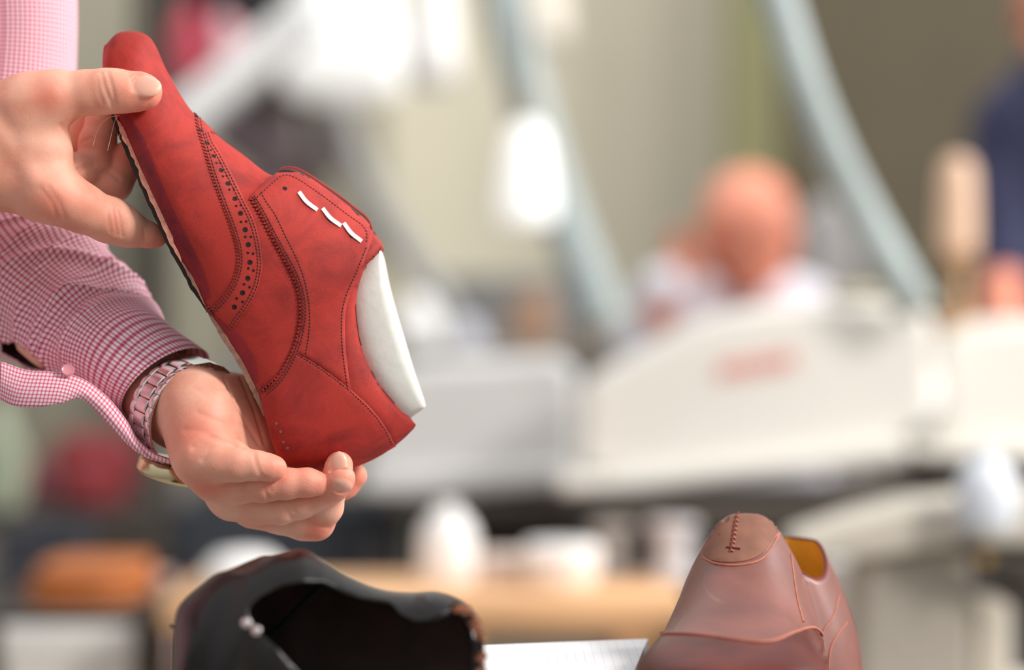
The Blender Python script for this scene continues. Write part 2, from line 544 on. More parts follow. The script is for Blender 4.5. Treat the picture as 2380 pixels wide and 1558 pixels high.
def panel(name, poly, thick, material, parent, tree, step=7.0, zig=0.0, rim=5.0, mirror=True, rim_mat=None, jitter=0.0, lift=None):
    """leather piece laid over the shoe: outline in the photograph, body taken from the surface below"""
    pl = np.asarray(poly, float)
    n = len(pl)
    g = step
    x0, y0 = pl.min(0); x1, y1 = pl.max(0)
    # inside test
    def inside(P_):
        c = np.zeros(len(P_), bool)
        for i in range(n):
            a, b = pl[i], pl[(i + 1) % n]
            m = (a[1] > P_[:, 1]) != (b[1] > P_[:, 1])
            xx = (b[0] - a[0]) * (P_[:, 1] - a[1]) / (b[1] - a[1] + 1e-12) + a[0]
            c ^= m & (P_[:, 0] < xx)
        return c
    def dist(P_):
        D = np.full(len(P_), 1e9)
        for i in range(n):
            a, b = pl[i], pl[(i + 1) % n]
            d = b - a; L = d @ d + 1e-12
            t = np.clip(((P_ - a) @ d) / L, 0, 1)
            D = np.minimum(D, np.linalg.norm(P_ - a - t[:, None] * d, axis=1))
        return D
    gx, gy = np.meshgrid(np.arange(x0, x1, g), np.arange(y0, y1, g))
    gp = np.stack([gx.ravel(), gy.ravel()], 1) + np.tile([0.0, 0.0], (gx.size, 1))
    gp = gp[inside(gp)]
    gp = gp[dist(gp) > g * 0.45]
    # a ring just inside the rim for the rounded edge
    pts = [Vector(p) for p in pl] + [Vector(p) for p in gp]
    edges = [(i, (i + 1) % n) for i in range(n)]
    r = delaunay_2d_cdt(pts, edges, [], 1, 1e-4)
    v2, f2 = [np.array(v) for v in r[0]], r[2]
    D = dist(np.array(v2))
    top, low = [], []
    for q, dd in zip(v2, D):
        p, nn = hit(tree, q[0], q[1])
        e = min(1.0, dd / rim)
        h = thick * (0.55 + 0.45 * math.sqrt(max(0, 1 - (1 - e) ** 2)))
        if lift is not None: h += lift(q)
        top.append(p + nn * h * K); low.append(p - nn * 2.0 * K)
    # rim: the CDT keeps the outline, possibly split
    cnt = {}
    for f in f2:
        for a, b in zip(f, list(f[1:]) + [f[0]]):
            cnt[(a, b)] = cnt.get((a, b), 0) + 1
    bd = [(a, b) for (a, b) in cnt if (b, a) not in cnt]
    V = list(top); Fc = [tuple(f) for f in f2]; base = len(V); V += low
    nf = len(Fc)
    for a, b in bd: Fc.append((b, a, a + base, b + base))
    if mirror:
        m = len(V)
        V += [Vector((v.x, 2 * Y0 - v.y, v.z)) for v in V]
        Fc += [tuple(i + m for i in f[::-1]) for f in Fc]
    o = mesh_obj(name, V, Fc, [material, rim_mat or M_EDGE], parent)
    mi = np.zeros(len(Fc), int)
    for i, f in enumerate(Fc[:]):
        j = i if i < (len(Fc) // 2 if mirror else len(Fc)) else i - len(Fc) // 2
        if j >= nf: mi[i] = 1
    o.data.polygons.foreach_set('material_index', mi)
    me = o.data
    bm = bmesh.new(); bm.from_mesh(me)
    for e in bm.edges:
        if len(e.link_faces) == 2 and e.link_faces[0].material_index != e.link_faces[1].material_index: e.smooth = False
    bm.to_mesh(me); bm.free()
    return o, V, Fc

def tree_of(*vf):
    V, Fc = [], []
    for v, f in vf:
        n = len(V); V += [Vector(x) for x in v]; Fc += [tuple(i + n for i in q) for q in f]
    return BVHTree.FromPolygons(V, Fc)

def zigzag(line, amp, pitch):
    a = resample(line, pitch / 2)
    out = []
    for i, p in enumerate(a):
        t = a[min(i + 1, len(a) - 1)] - a[max(i - 1, 0)]
        nrm = np.array([-t[1], t[0]]) / (np.linalg.norm(t) + 1e-9)
        out.append(p + nrm * (amp if i % 2 else -amp))
    return np.array(out)

L_A = smooth_line([(452,258),(458,298),(474,352),(492,412),(513,470),(533,522),(549,575),(551,615),(540,655),(518,690),(492,716)], 6)
L_B = smooth_line([(487,306),(496,330),(512,355),(541,411),(566,462),(586,501),(599,540),(608,588),(609,626),(599,672),(576,716),(540,766)], 6)
L_C = smooth_line([(580,461),(603,500),(628,548),(652,592),(674,632),(690,672),(697,712),(695,752),(684,800),(664,845),(640,882),(610,908)], 6)
L_D = smooth_line([(862,566),(848,600),(832,640),(812,684),(802,722),(800,770),(804,830),(815,908)], 6)
L_G = smooth_line([(694,822),(738,848),(788,884),(822,912),(862,950),(896,994),(918,1036)], 6)
L_E = smooth_line([(885,574),(872,598),(850,620),(834,655),(826,705),(830,760),(840,808),(872,882),(908,930),(940,962),(965,988)], 6)
L_FLAP = smooth_line([(580,461),(606,437),(634,412),(655,398),(690,404),(755,447),(812,490),(848,516),(862,538),(863,552),(862,566)], 6)

# toe piece with burnished, shaded feather line, brogue band, quarter, collar strip, heel counter
band_poly = np.vstack([zigzag(L_A, 2.2, 9), [(498,726),(515,748)], L_B[::-1], [(478,280),(500,308),(478,282)][:2]])
band, bv, bf = panel('brogue_band', np.vstack([zigzag(L_A, 2.4, 8), [(500,730)], L_B[::-1], [(498,312),(476,280)], ]), 4.5, M_RED2, shoe, BODY)
collar, cv, cf = panel('collar_strip', np.vstack([L_D, L_G[L_G[:, 0] > 817], [(945,1015),(963,996)], L_E[::-1]]), 3.0, M_RED, shoe, BODY)
counter, kv, kf = panel('heel_counter', np.vstack([L_G, [(880,1058),(830,1082),(770,1096),(704,1097),(674,1084),(652,1064),(636,1036),(626,1000),(612,950),(607,918)], [(640,884),(664,847),(684,806)]]), 6.5, M_RED, shoe, BODY)
quarter, qv, qf = panel('quarter', np.vstack([zigzag(L_C, 3.4, 9)[:-1], [(612,905)], [(640,884),(664,846),(684,806),(694,822)][::1][3:], L_G[(L_G[:, 0] < 815)], L_D[::-1], L_FLAP[::-1][1:-1]]), 8.0, M_RED2, shoe, BODY, lift=lambda q: 4.0 * max(0, 1 - abs((q[0] - 720) * 0.57 - (q[1] - 425) * 0.82) / 60))
# the second flap of the lacing, standing a little behind the first
SURF = tree_of((vs, fs), (bv, bf), (qv, qf), (cv, cf), (kv, kf))

# lacing edge: the thin gap between both flaps with its dark lining and far leather edge
fl = smooth_line([(640,408),(655,396),(690,400),(752,440),(812,484),(850,513),(863,538)], 6)
gap_v, gap_f = [], []
for off, dz in ((-2, -24), (3, -8), (5, 4), (6, 18)):
    for i, p in enumerate(fl):
        t = fl[min(i + 1, len(fl) - 1)] - fl[max(i - 1, 0)]
        nrm = np.array([t[1], -t[0]]) / np.linalg.norm(t)
        e = abs(math.sin(math.pi * i / (len(fl) - 1))) ** 0.5
        gap_v.append(Q(*(p + nrm * off * e), dz))
n_ = len(fl)
for r_ in range(3):
    for i in range(n_ - 1):
        gap_f.append((r_ * n_ + i, r_ * n_ + i + 1, (r_ + 1) * n_ + i + 1, (r_ + 1) * n_ + i))
lining = mesh_obj('flap_lining', gap_v, gap_f, M_LINING, shoe)
lining.modifiers.new('thick', 'SOLIDIFY').thickness = 0.0008
mb = MB()
mb.tube([Q(*(p + np.array([2.0, -3.4]) * abs(math.sin(math.pi * i / (n_ - 1))) ** 0.5 + np.array([1.0, -1.4]) * 2), 22) for i, p in enumerate(fl)], [0.0010 * (0.35 + 0.65 * math.sin(math.pi * (i + 0.5) / n_) ** 0.5) for i in range(n_)], 8)
mb.build('far_flap_edge', M_RED2, shoe)

def stitches(lines, name='stitching', length=5.4, gap=2.4, r=1.6, material=None, lift=0.6):
    m = MB()
    for ln in lines:
        a = resample(ln, length + gap)
        for i in range(len(a) - 1):
            p0 = a[i]; p1 = a[i] + (a[i + 1] - a[i]) * length / (length + gap)
            h = [hit(SURF, *(p0 + (p1 - p0) * t)) for t in (0, 0.5, 1)]
            m.tube([h[0][0] - h[0][1] * 0.5 * K, h[1][0] + h[1][1] * lift * K, h[2][0] - h[2][1] * 0.5 * K], [r * K * 0.8, r * K, r * K * 0.8], 5)
    return m.build(name, material or M_THREAD, shoe, angle=3)

def offset(line, d):
    a = np.asarray(line); out = []
    for i, p in enumerate(a):
        t = a[min(i + 1, len(a) - 1)] - a[max(i - 1, 0)]
        out.append(p + np.array([-t[1], t[0]]) / (np.linalg.norm(t) + 1e-9) * d)
    return np.array(out)

L_H = smooth_line([(606,446),(618,468),(640,500),(664,550),(688,598),(706,645),(717,695),(720,745),(716,792),(710,826)], 6)
SQ = 1
def toward(line, target, d):
    a = offset(line, d); b = offset(line, -d)
    t = np.array(target)
    return a if np.linalg.norm(a[len(a) // 2] - t) < np.linalg.norm(b[len(b) // 2] - t) else b
mid_band, mid_q = (560, 520), (760, 640)
stitches([toward(L_A, mid_band, 5), toward(L_A, mid_band, 11), toward(L_B, mid_band, 4), toward(L_B, mid_band, 10.5)])
stitches([toward(L_C, mid_q, 7), toward(L_C, mid_q, 13), L_H])
stitches([toward(L_FLAP, mid_q, 10)[1:], toward(L_D, mid_q, 6)[2:], offset(L_G, 4)[48:] if len(L_G) > 60 else offset(L_G, 4)])
stitches([smooth_line([(855,618),(866,600),(880,588)], 4)])

# punched holes: little rimmed cups, the shade inside put into their colour
BIG = [(466,303),(482,333),(497,363),(514,396),(530,427),(546,462),(559,496),(570,534),(577,569),(581,610),(576,647),(564,681),(545,714)]
SMALL = [(484,351),(490,349),(503,379),(512,379),(518,410),(527,409),(533,441),(544,441),(549,479),(560,477),(560,516),(572,515),(570,551),(583,551),(576,588),(588,590),(577,624),(589,629),(567,661),(580,668),(550,694),(564,702)]
def punched(pts, r, name):
    m = MB()
    for x, y in pts:
        p, nn = hit(SURF, x, y)
        u = nn.orthogonal().normalized(); w = nn.cross(u)
        prof = [(1.25, 0.15), (1.02, 0.5), (0.9, 0.25), (0.0, 0.2)]
        vs_, fs_ = [], []
        for a, h in prof[:3]:
            for k_ in range(14):
                t = 2 * math.pi * k_ / 14
                vs_.append(p + (u * math.cos(t) + w * math.sin(t)) * a * r * K + nn * h * K)
        for q_ in range(2):
            for k_ in range(14):
                b_ = (k_ + 1) % 14
                fs_.append((q_ * 14 + k_, q_ * 14 + b_, q_ * 14 + 14 + b_, q_ * 14 + 14 + k_))
        fs_.append(tuple(28 + k_ for k_ in range(14)))
        m.add(vs_, fs_)
    return m.build(name, M_HOLE, shoe)
for q in BIG: punched([q], 4.8, 'punched_hole')
for q in SMALL: punched([q], 2.5, 'punched_hole')
for q in [(662,438),(712,470),(768,511),(818,549)]: punched([q], 4.6, 'eyelet')

# white ties through the eyelets
for a, b_ in (((694,447),(737,489)), ((749,485),(792,526)), ((798,519),(840,562))):
    ln = smooth_line([a, ((a[0] + b_[0]) / 2 - 4, (a[1] + b_[1]) / 2 + 3), b_], 4)
    vv, ff = [], []
    for i, p in enumerate(ln):
        t = ln[min(i + 1, len(ln) - 1)] - ln[max(i - 1, 0)]; t = t / np.linalg.norm(t)
        s_ = np.array([-t[1], t[0]])
        e = math.sin(math.pi * i / (len(ln) - 1))
        for side in (-1, 1):
            q_, nn = hit(SURF, *(p + s_ * side * 4.3))
            vv += [q_ + nn * (0.4 + 1.5 * e) * K, q_ + nn * (2.4 + 2.2 * e) * K]
    for i in range(len(ln) - 1):
        o_ = i * 4
        ff += [(o_ + 1, o_ + 3, o_ + 7, o_ + 5), (o_, o_ + 4, o_ + 6, o_ + 2), (o_, o_ + 1, o_ + 5, o_ + 4), (o_ + 2, o_ + 6, o_ + 7, o_ + 3)]
    ff += [(0, 2, 3, 1), tuple(len(vv) - 4 + i for i in (0, 1, 3, 2))]
    w_ = mesh_obj('tie', vv, ff, M_STRIP, shoe, smooth=False)
    fix_normals(w_)
    w_['label'] = 'short white fastening tie'

# burnished leather along the feather line, its shading put into the darker red
fb = [(SB[i] + (STT[i] - SB[i]) * 0.02) for i in range(NS)]
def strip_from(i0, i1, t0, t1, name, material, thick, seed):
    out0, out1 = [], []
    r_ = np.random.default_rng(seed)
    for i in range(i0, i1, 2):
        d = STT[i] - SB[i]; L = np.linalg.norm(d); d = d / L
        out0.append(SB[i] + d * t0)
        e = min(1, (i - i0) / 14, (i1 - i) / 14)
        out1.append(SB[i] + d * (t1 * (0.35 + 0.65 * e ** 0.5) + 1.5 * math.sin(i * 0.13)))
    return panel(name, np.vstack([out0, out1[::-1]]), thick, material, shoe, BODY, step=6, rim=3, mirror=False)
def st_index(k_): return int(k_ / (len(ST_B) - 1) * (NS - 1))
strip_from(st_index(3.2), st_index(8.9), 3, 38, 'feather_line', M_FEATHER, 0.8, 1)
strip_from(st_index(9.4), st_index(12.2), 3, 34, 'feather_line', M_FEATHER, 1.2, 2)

# sole board under the upper and torn midsole along its near edge
def sole(i0, i1, name, material, tin, tout, inset, near_only, seed, ragged):
    r_ = np.random.default_rng(seed)
    V, Fc = [], []
    idx = list(range(i0, i1, 2))
    for n_i, i in enumerate(idx):
        d = SB[min(i + 3, NS - 1)] - SB[max(i - 3, 0)]; d = d / np.linalg.norm(d)
        out = np.array([-d[1], d[0]])
        if out[0] > 0: out = -out
        wz = 0.86 * SW[i] + inset
        e = min(1.0, n_i / 6, (len(idx) - 1 - n_i) / 6)
        j0, j1 = r_.normal(0, ragged), r_.normal(0, ragged)
        zs = (-wz, -wz + 60) if near_only else (-wz, wz)
        for z in zs:
            pa, pb = SB[i] - out * (tin * e + j0), SB[i] + out * (tout * (0.3 + 0.7 * e) + j1)
            zz = -0.86 * SW[i]
            a = Q(pa[0], pa[1], zz); b_ = Q(pb[0], pb[1], zz)
            V += [Vector((a.x, Y0 + z * K, a.z)), Vector((b_.x, Y0 + z * K, b_.z))]
    for n_i in range(len(idx) - 1):
        o_ = n_i * 4
        Fc += [(o_, o_ + 4, o_ + 5, o_ + 1), (o_ + 2, o_ + 3, o_ + 7, o_ + 6), (o_ + 1, o_ + 5, o_ + 7, o_ + 3), (o_, o_ + 2, o_ + 6, o_ + 4)]
    m = len(V) - 4
    Fc += [(0, 1, 3, 2), (m, m + 2, m + 3, m + 1)]
    o = mesh_obj(name, V, Fc, material, shoe, smooth=False)
    fix_normals(o)
    return o
sole(st_index(2.6), st_index(9.2), 'outsole', M_SOLE, 4, 13, -6, False, 3, 0.8)
sole(st_index(3.1), st_index(7.6), 'midsole', M_PINK, 11, 3, 6, True, 4, 1.8)
sole(st_index(7.4), st_index(9.1), 'midsole', M_TAN, 6, 3, 5, True, 5, 0.8)
sole(st_index(8.95), st_index(13.6), 'insole', M_TAN, 5, 7, 3, False, 6, 0.6)
# ragged leather lumps where the band and counter are pulled under
m = MB()
for x, y in ((486,722),(490,728),(482,716),(497,724),(505,716),(612,908),(604,902)):
    p, nn = hit(BODY, x, y)
    m = MB(); m.box(p, (0.0022 + rng.random() * .002, 0.003, 0.0012), Matrix.Rotation(rng.random() * 3, 3, 'Y'), 0.0004)
    m.build('frayed_seam_end', M_EDGE, shoe)
# tacks in the lasting margin and loose fibres
for x, y in ((642,985),(652,1004),(658,1028),(668,1042)):
    p, nn = hit(SURF, x, y)
    mb = MB(); mb.lathe([(0, 0.0004), (0.0008, 0.0003), (0.0009, 0), (0.0005, -0.0008)][::-1], p, nn, 8)
    mb.build('tack', mat('tack_metal', (150, 110, 100), 0.4, 0.6) if 'tack_metal' not in bpy.data.materials else bpy.data.materials['tack_metal'], shoe)
M_FIB = mat('pale_fibre', (246, 220, 205), 0.7)
mb = MB()
for pts in ([(278,268),(250,275),(228,300),(216,340)], [(285,270),(292,295),(300,330),(296,310)], [(290,272),(284,300),(276,320)], [(270,270),(262,300),(250,350)], [(292,268),(302,285),(306,296)], [(500,758),(512,760),(520,768)], [(582,915),(572,918),(566,912)]):
    ln = smooth_line(pts, 6)
    mb = MB(); mb.tube([Q(*p, -132) for p in ln], 0.00012, 5)
    mb.build('loose_thread', M_FIB if pts[0][1] < 400 else M_EDGE, shoe)

# white last inside the shoe
last = empty('shoe_last', Q(900, 780, 0), 'white plastic shoe last standing out of the red shoe', 'shoe last')
LA = [(868,584),(838,618),(812,662),(800,712),(804,770),(815,820),(845,880),(880,925),(925,960),(950,975)]
LB = [(885,583),(890,602),(899,652),(906,684),(920,735),(938,795),(953,845),(968,890),(986,940),(984,951)]
LW = [30,58,70,76,78,78,76,68,48,22]
NL = 60
la, lb, lw = catmull(LA, NL), catmull(LB, NL), catmull(LW, NL)[:, 0]
prof = [(0, 1.0), (0.55, 1.0), (0.80, 0.985), (0.92, 0.93), (0.975, 0.84), (1.0, 0.70), (1.0, 0.3), (1.0, 0.0)]
V, Fc = [], []
for i in range(NL):
    for t, w in prof + [(t, -w) for t, w in prof[::-1][1:]]:
        q = la[i] + (lb[i] - la[i]) * t
        p = Q(q[0], q[1], -lw[i] * 0.7); p.y = Y0 - w * lw[i] * K
        V.append(p)
nr = len(prof) * 2 - 1
for i in range(NL - 1):
    for j in range(nr):
        a, b_ = i * nr + j, i * nr + (j + 1) % nr
        Fc.append((a, b_, b_ + nr, a + nr))
Fc += [tuple(range(nr))[::-1], tuple((NL - 1) * nr + j for j in range(nr))]
lo = mesh_obj('last_block', V, Fc, M_WHITE, last); fix_normals(lo)
# ================================================================== the person holding the shoe
M_SKIN = skin_mat()
person = empty('person', Vector((-0.62, 1.5, 0.0)), 'person in a pink checked shirt holding the red shoe with both hands', 'person')

class Hand:
    def __init__(self, lo, hi, h=0.0009):
        self.F = Field(lo, hi, h); self.flush = []; self.nails = []; self.creases = []
    def c(self, D, a, b, k=0.006, cut=False):
        """a, b: (px, py, dz, radius in px)"""
        pa, pb = Q(*a[:3]), Q(*b[:3])
        sa, sb = pa.y / F, pb.y / F
        self.F.cone(D, pa, pb, a[3] * sa, b[3] * sb, k, cut)
    def chain(self, D, pts, k=0.004):
        for a, b in zip(pts[:-1], pts[1:]): self.c(D, a, b, k)
    def finger(self, pts, k=0.0035, knuckle=0.0):
        D = self.F.new()
        self.chain(D, pts, k)
        self.flush.append((Q(*pts[-1][:3]), pts[-1][3] * K * 2.2))
        return D

def frame(nrm, along):
    n = Vector(nrm).normalized(); a = Vector(along); a = (a - n * a.dot(n)).normalized()
    b = n.cross(a)
    return np.array([list(a), list(b), list(n)]).T

def skin_mesh(H, D):
    v, f = H.F.mesh(D)
    v = relax(v, f, 2, 0.4)
    # skin folds pressed into the surface where they are seen
    if H.creases:
        tr = BVHTree.FromPolygons([Vector(x) for x in v], f.tolist())
        fn = np.cross(v[f[:, 2]] - v[f[:, 0]], v[f[:, 3]] - v[f[:, 1]]); vn = np.zeros_like(v)
        for q in range(4): np.add.at(vn, f[:, q], fn)
        vn /= np.linalg.norm(vn, axis=1)[:, None] + 1e-12
        off = np.zeros(len(v))
        for ln, dep, wid in H.creases:
            pts = []
            for q in resample(catmull(ln, 30), 3.0):
                dr = (Q(q[0], q[1], 0) - Vector((0, 0, CAMZ))).normalized()
                p, n_, i_, ds = tr.ray_cast(Vector((0, 0, CAMZ)), dr, 3.0)
                if p is not None: pts.append(p)
            if not pts: continue
            pts = np.array(pts); lo_, hi_ = pts.min(0) - .012, pts.max(0) + .012
            sel = np.where(((v > lo_) & (v < hi_)).all(1))[0]
            dd = np.min(np.linalg.norm(v[sel][:, None] - pts[None], axis=2), axis=1)
            off[sel] -= dep * 0.001 * np.exp(-(dd / (wid * 0.001)) ** 2)
        v = v + vn * np.clip(off, -0.0013, 0.0015)[:, None]
    fl = np.zeros(len(v)); na = np.zeros(len(v))
    for c, r in H.flush:
        d = np.linalg.norm(v - np.array(c), axis=1)
        fl = np.maximum(fl, np.clip(1.3 - d / r, 0, 1) * 0.75)
    for c, r, M in H.nails:
        q = np.linalg.norm(((v - np.array(c)) @ M) / np.array(r), axis=1)
        na = np.maximum(na, np.clip((1.12 - q) / 0.16, 0, 1))
    return v, f, fl, na

def nail(H, D, c, nrm, along, length, width):
    """a thumbnail or fingernail plate, with the groove round it"""
    M = frame(nrm, along)
    c = np.array(c); n = M[:, 2]
    H.F.ball(D, c + n * 0.0003, (length * 1.13, width * 1.13, 0.0022), 0.0012, M, cut=True)
    H.F.ball(D, c - n * 0.0016, (length, width, 0.0026), 0.0010, M)
    H.nails.append((c - n * 0.0008, (length * 1.02, width * 1.02, 0.004), M))

# ---- right hand, near side of the shoe, thumb over the toe
lo = Q(-420, 620, -330); hi = Q(430, 110, 170)
R = Hand((lo.x, 1.275, lo.z), (hi.x + 0.002, 1.425, hi.z))
palm = R.F.new()
R.chain(palm, [(-440, 330, -150, 104), (-240, 330, -150, 102), (-90, 330, -150, 112)], 0.01)
R.c(palm, (-90, 292, -165, 96), (70, 257, -185, 69), 0.014)        # thumb metacarpal
R.c(palm, (-90, 385, -165, 100), (110, 440, -175, 64), 0.014)       # index metacarpal
R.c(palm, (-60, 330, -150, 100), (70, 345, -170, 74), 0.014)        # web
R.c(palm, (40, 315, -170, 60), (108, 350, -168, 52), 0.012)
R.c(palm, (-80, 370, -80, 90), (90, 420, -70, 58), 0.012)           # behind
R.c(palm, (-80, 360, -20, 80), (90, 415, 0, 52), 0.012)
R.c(palm, (95, 455, -200, 40), (140, 458, -200, 38), 0.010)         # index knuckle
R.c(palm, (60, 240, -205, 46), (110, 230, -205, 45), 0.010)         # thumb knuckle
thumb = R.finger([(70, 240, -190, 64), (140, 222, -196, 55), (200, 216, -193, 51), (250, 215, -190, 48), (290, 214, -186, 46), (328, 213, -178, 43), (338, 214, -174, 37)])
R.c(thumb, (246, 200, -203, 36), (262, 200, -203, 36), 0.006)
index = R.finger([(110, 448, -178, 60), (190, 484, -150, 56), (250, 512, -115, 50), (300, 534, -86, 39), (345, 546, -72, 29), (366, 552, -66, 23)])
R.c(index, (268, 512, -118, 44), (285, 520, -108, 42), 0.006)
middle = R.finger([(95, 415, -70, 54), (180, 405, -40, 48), (222, 392, -10, 44), (226, 335, 5, 42), (240, 280, 10, 38), (258, 240, 10, 30)])
ring = R.finger([(95, 430, -20, 50), (200, 450, -15, 46), (262, 425, 0, 44), (288, 385, 10, 38), (300, 355, 10, 32)])
pinky = R.finger([(80, 410, 20, 46), (150, 360, 50, 40), (185, 310, 60, 36), (205, 262, 60, 32)])
U = smin(smin(smin(middle, ring, 0.001), pinky, 0.001), smin(thumb, index, 0.004), 0.0015)
D = smin(palm, U, 0.011)
# creases across the joints
R.creases = [([(236, 170), (244, 205), (262, 248)], .8, 1.4), ([(250, 168), (262, 210), (268, 240)], .7, 1.2), ([(226, 178), (230, 212), (240, 240)], .4, 1.1), ([(300, 172), (306, 190)], .3, 1),
             ([(262, 486), (266, 510), (272, 545)], .5, 1.2), ([(274, 490), (280, 520), (284, 548)], .5, 1.2), ([(250, 484), (252, 510), (258, 540)], .35, 1.2), ([(334, 532), (338, 560)], .4, 1.1),
             ([(178, 398), (196, 386), (218, 384)], 1.0, 1.5), ([(190, 330), (212, 322)], .4, 1.2), ([(232, 404), (252, 400), (276, 416)], .9, 1.4), ([(266, 365), (300, 372)], .4, 1.2),
             ([(140, 292), (166, 330), (176, 372)], .6, 1.8), ([(96, 440), (120, 470), (132, 505)], .4, 1.6), ([(112, 436), (136, 470), (150, 508)], .4, 1.6), ([(20, 250), (60, 330), (70, 420)], -.6, 5), ([(-10, 300), (60, 395), (118, 440)], -.9, 5), ([(-20, 230), (60, 225), (120, 215)], -.6, 5)]
R.flush += [(Q(120, 470, -235), 0.012), (Q(110, 225, -250), 0.010), (Q(280, 505, -205), 0.010)]
thumb_n = Vector((0.10, -0.90, 0.42))
nail(R, D, Q(342, 199, -217), thumb_n, (1, 0.25, -0.06), 0.0080, 0.0066)
rv, rf, rfl, rna = skin_mesh(R, D)

# ---- left hand, palm up under the heel, watch on its wrist
lo = Q(-60, 1290, -280); hi = Q(890, 560, 260)
Lh = Hand((lo.x + 0.0, 1.288, lo.z), (hi.x, 1.432, hi.z))
palm = Lh.F.new()
Lh.chain(palm, [(30, 690, 235, 100), (150, 768, 190, 92), (270, 832, 130, 84), (352, 892, 85, 82), (424, 950, 8, 100)], 0.012)
Lh.c(palm, (452, 938, -72, 84), (470, 985, -105, 80), 0.012)        # heel of the hand
Lh.c(palm, (465, 975, -105, 78), (474, 1062, -150, 62), 0.014)      # little-finger side
Lh.c(palm, (474, 1062, -140, 60), (540, 1140, -75, 58), 0.014)
Lh.c(palm, (505, 962, -12, 70), (575, 1062, -26, 58), 0.016)        # hollow of the palm
Lh.c(palm, (548, 950, 26, 66), (604, 1010, 52, 64), 0.016)          # ball of the thumb
Lh.c(palm, (540, 940, 80, 62), (640, 1040, 120, 58), 0.014)
Lh.c(palm, (540, 1120, -30, 60), (610, 1150, 20, 56), 0.014)
pinky = Lh.finger([(470, 1062, -172, 54), (512, 1074, -192, 45), (552, 1080, -202, 39), (598, 1083, -204, 33), (630, 1088, -200, 29), (641, 1089, -198, 25)])
Lh.c(pinky, (505, 1046, -180, 32), (545, 1052, -182, 28), 0.006)
ring = Lh.finger([(505, 1112, -122, 54), (555, 1122, -138, 46), (610, 1128, -146, 38), (665, 1125, -148, 35), (715, 1122, -146, 32), (736, 1124, -144, 28)])
Lh.c(ring, (604, 1120, -152, 36), (618, 1121, -152, 36), 0.004)
middle = Lh.finger([(545, 1156, -66, 54), (600, 1174, -82, 44), (652, 1180, -88, 38), (700, 1170, -88, 35), (745, 1150, -92, 33), (776, 1132, -118, 33), (792, 1114, -138, 31), (795, 1110, -140, 27)])
index = Lh.finger([(590, 1176, -12, 54), (655, 1194, -24, 47), (706, 1212, -30, 43), (736, 1216, -34, 39), (760, 1180, -62, 36), (778, 1120, -106, 32), (788, 1084, -118, 30), (789, 1080, -118, 27)])
thumb = Lh.finger([(600, 1040, 110, 60), (690, 1120, 120, 48), (755, 1145, 90, 40), (800, 1125, 70, 34), (824, 1106, 60, 29)])
U = pinky
for x in (ring, middle, index, thumb): U = smin(U, x, 0.0006)
D = smin(palm, U, 0.0065)
# folds: base of the little finger, finger joints, across the palm
Lh.creases = [([(450, 1040), (500, 1018), (562, 1040)], 1.0, 1.8), ([(470, 1068), (492, 1044), (545, 1036)], .7, 1.6), ([(430, 1000), (470, 1004), (520, 1030)], .4, 2),
              ([(590, 1056), (596, 1080), (606, 1106)], .5, 1.2), ([(600, 1112), (612, 1130), (622, 1158)], .6, 1.3), ([(614, 1110), (628, 1140)], .4, 1.2), ([(650, 1160), (662, 1180), (676, 1205)], .6, 1.4), ([(668, 1165), (684, 1190)], .4, 1.2),
              ([(716, 1212), (738, 1222), (764, 1228)], .4, 1.3), ([(560, 878), (588, 945), (615, 1030)], .9, 1.5), ([(522, 880), (556, 955), (600, 1030)], .9, 1.5), ([(540, 920), (575, 925)], .5, 1.3), ([(470, 880), (500, 900), (540, 905)], .4, 1.5), ([(450, 900), (500, 930), (560, 935)], .35, 1.6), ([(460, 960), (520, 985), (570, 990)], .4, 1.8)]
Lh.flush += [(Q(450, 1010, -190), 0.016), (Q(740, 1235, -65), 0.009), (Q(480, 1120, -180), 0.012)]
nail(Lh, D, Q(784, 1076, -146), (-0.28, -0.95, 0.12), (0.1, 0.0, 1), 0.0066, 0.0050)
nail(Lh, D, Q(796, 1131, -160), (0.1, -0.70, -0.70), (0.3, -0.3, 0.3), 0.0044, 0.0056)
lv, lf, lfl, lna = skin_mesh(Lh, D)

# ---- rest of the arms and trunk under the shirt, outside the picture
lo, hi = Vector((-0.86, 1.1, 0.72)), Vector((-0.20, 1.85, 1.50))
T = Field(lo, hi, 0.008)
B = T.new()
sr, sl = Vector((-0.64, 1.30, 1.36)), Vector((-0.60, 1.70, 1.36))
T.cone(B, (-0.66, 1.5, 0.80), (-0.64, 1.5, 1.28), 0.13, 0.13, 0.05)
T.cone(B, sr, sl, 0.065, 0.065, 0.05)
er = Vector((-0.60, 1.22, 1.08))
T.cone(B, sr, er, 0.044, 0.036, 0.02); T.cone(B, er, Q(-690, 396, -170), 0.035, 0.030, 0.01); T.cone(B, Q(-690, 396, -170), Q(-330, 332, -150), 0.030, 0.023, 0.01)
lp = [sl, Q(-330, -560, 440), Q(-120, -420, 420), Q(10, -220, 395), Q(42, 0, 380), Q(40, 180, 370), Q(14, 400, 358), Q(24, 560, 318), Q(40, 690, 236)]
for i in range(8): T.cone(B, lp[i], lp[i + 1], 0.044 if i == 0 else 0.026, 0.026, 0.008)
tv, tf = T.mesh(B)
allv = np.vstack([rv, lv, tv])
allf = np.vstack([rf, lf + len(rv), tf + len(rv) + len(lv)])
body = mesh_obj('body', allv, allf.tolist(), M_SKIN, person)
for nm, arr in (('flush', np.r_[rfl, lfl, np.zeros(len(tv))]), ('nail', np.r_[rna, lna, np.zeros(len(tv))])):
    at = body.data.attributes.new(nm, 'FLOAT', 'POINT')
    at.data.foreach_set('value', arr.astype(np.float32))

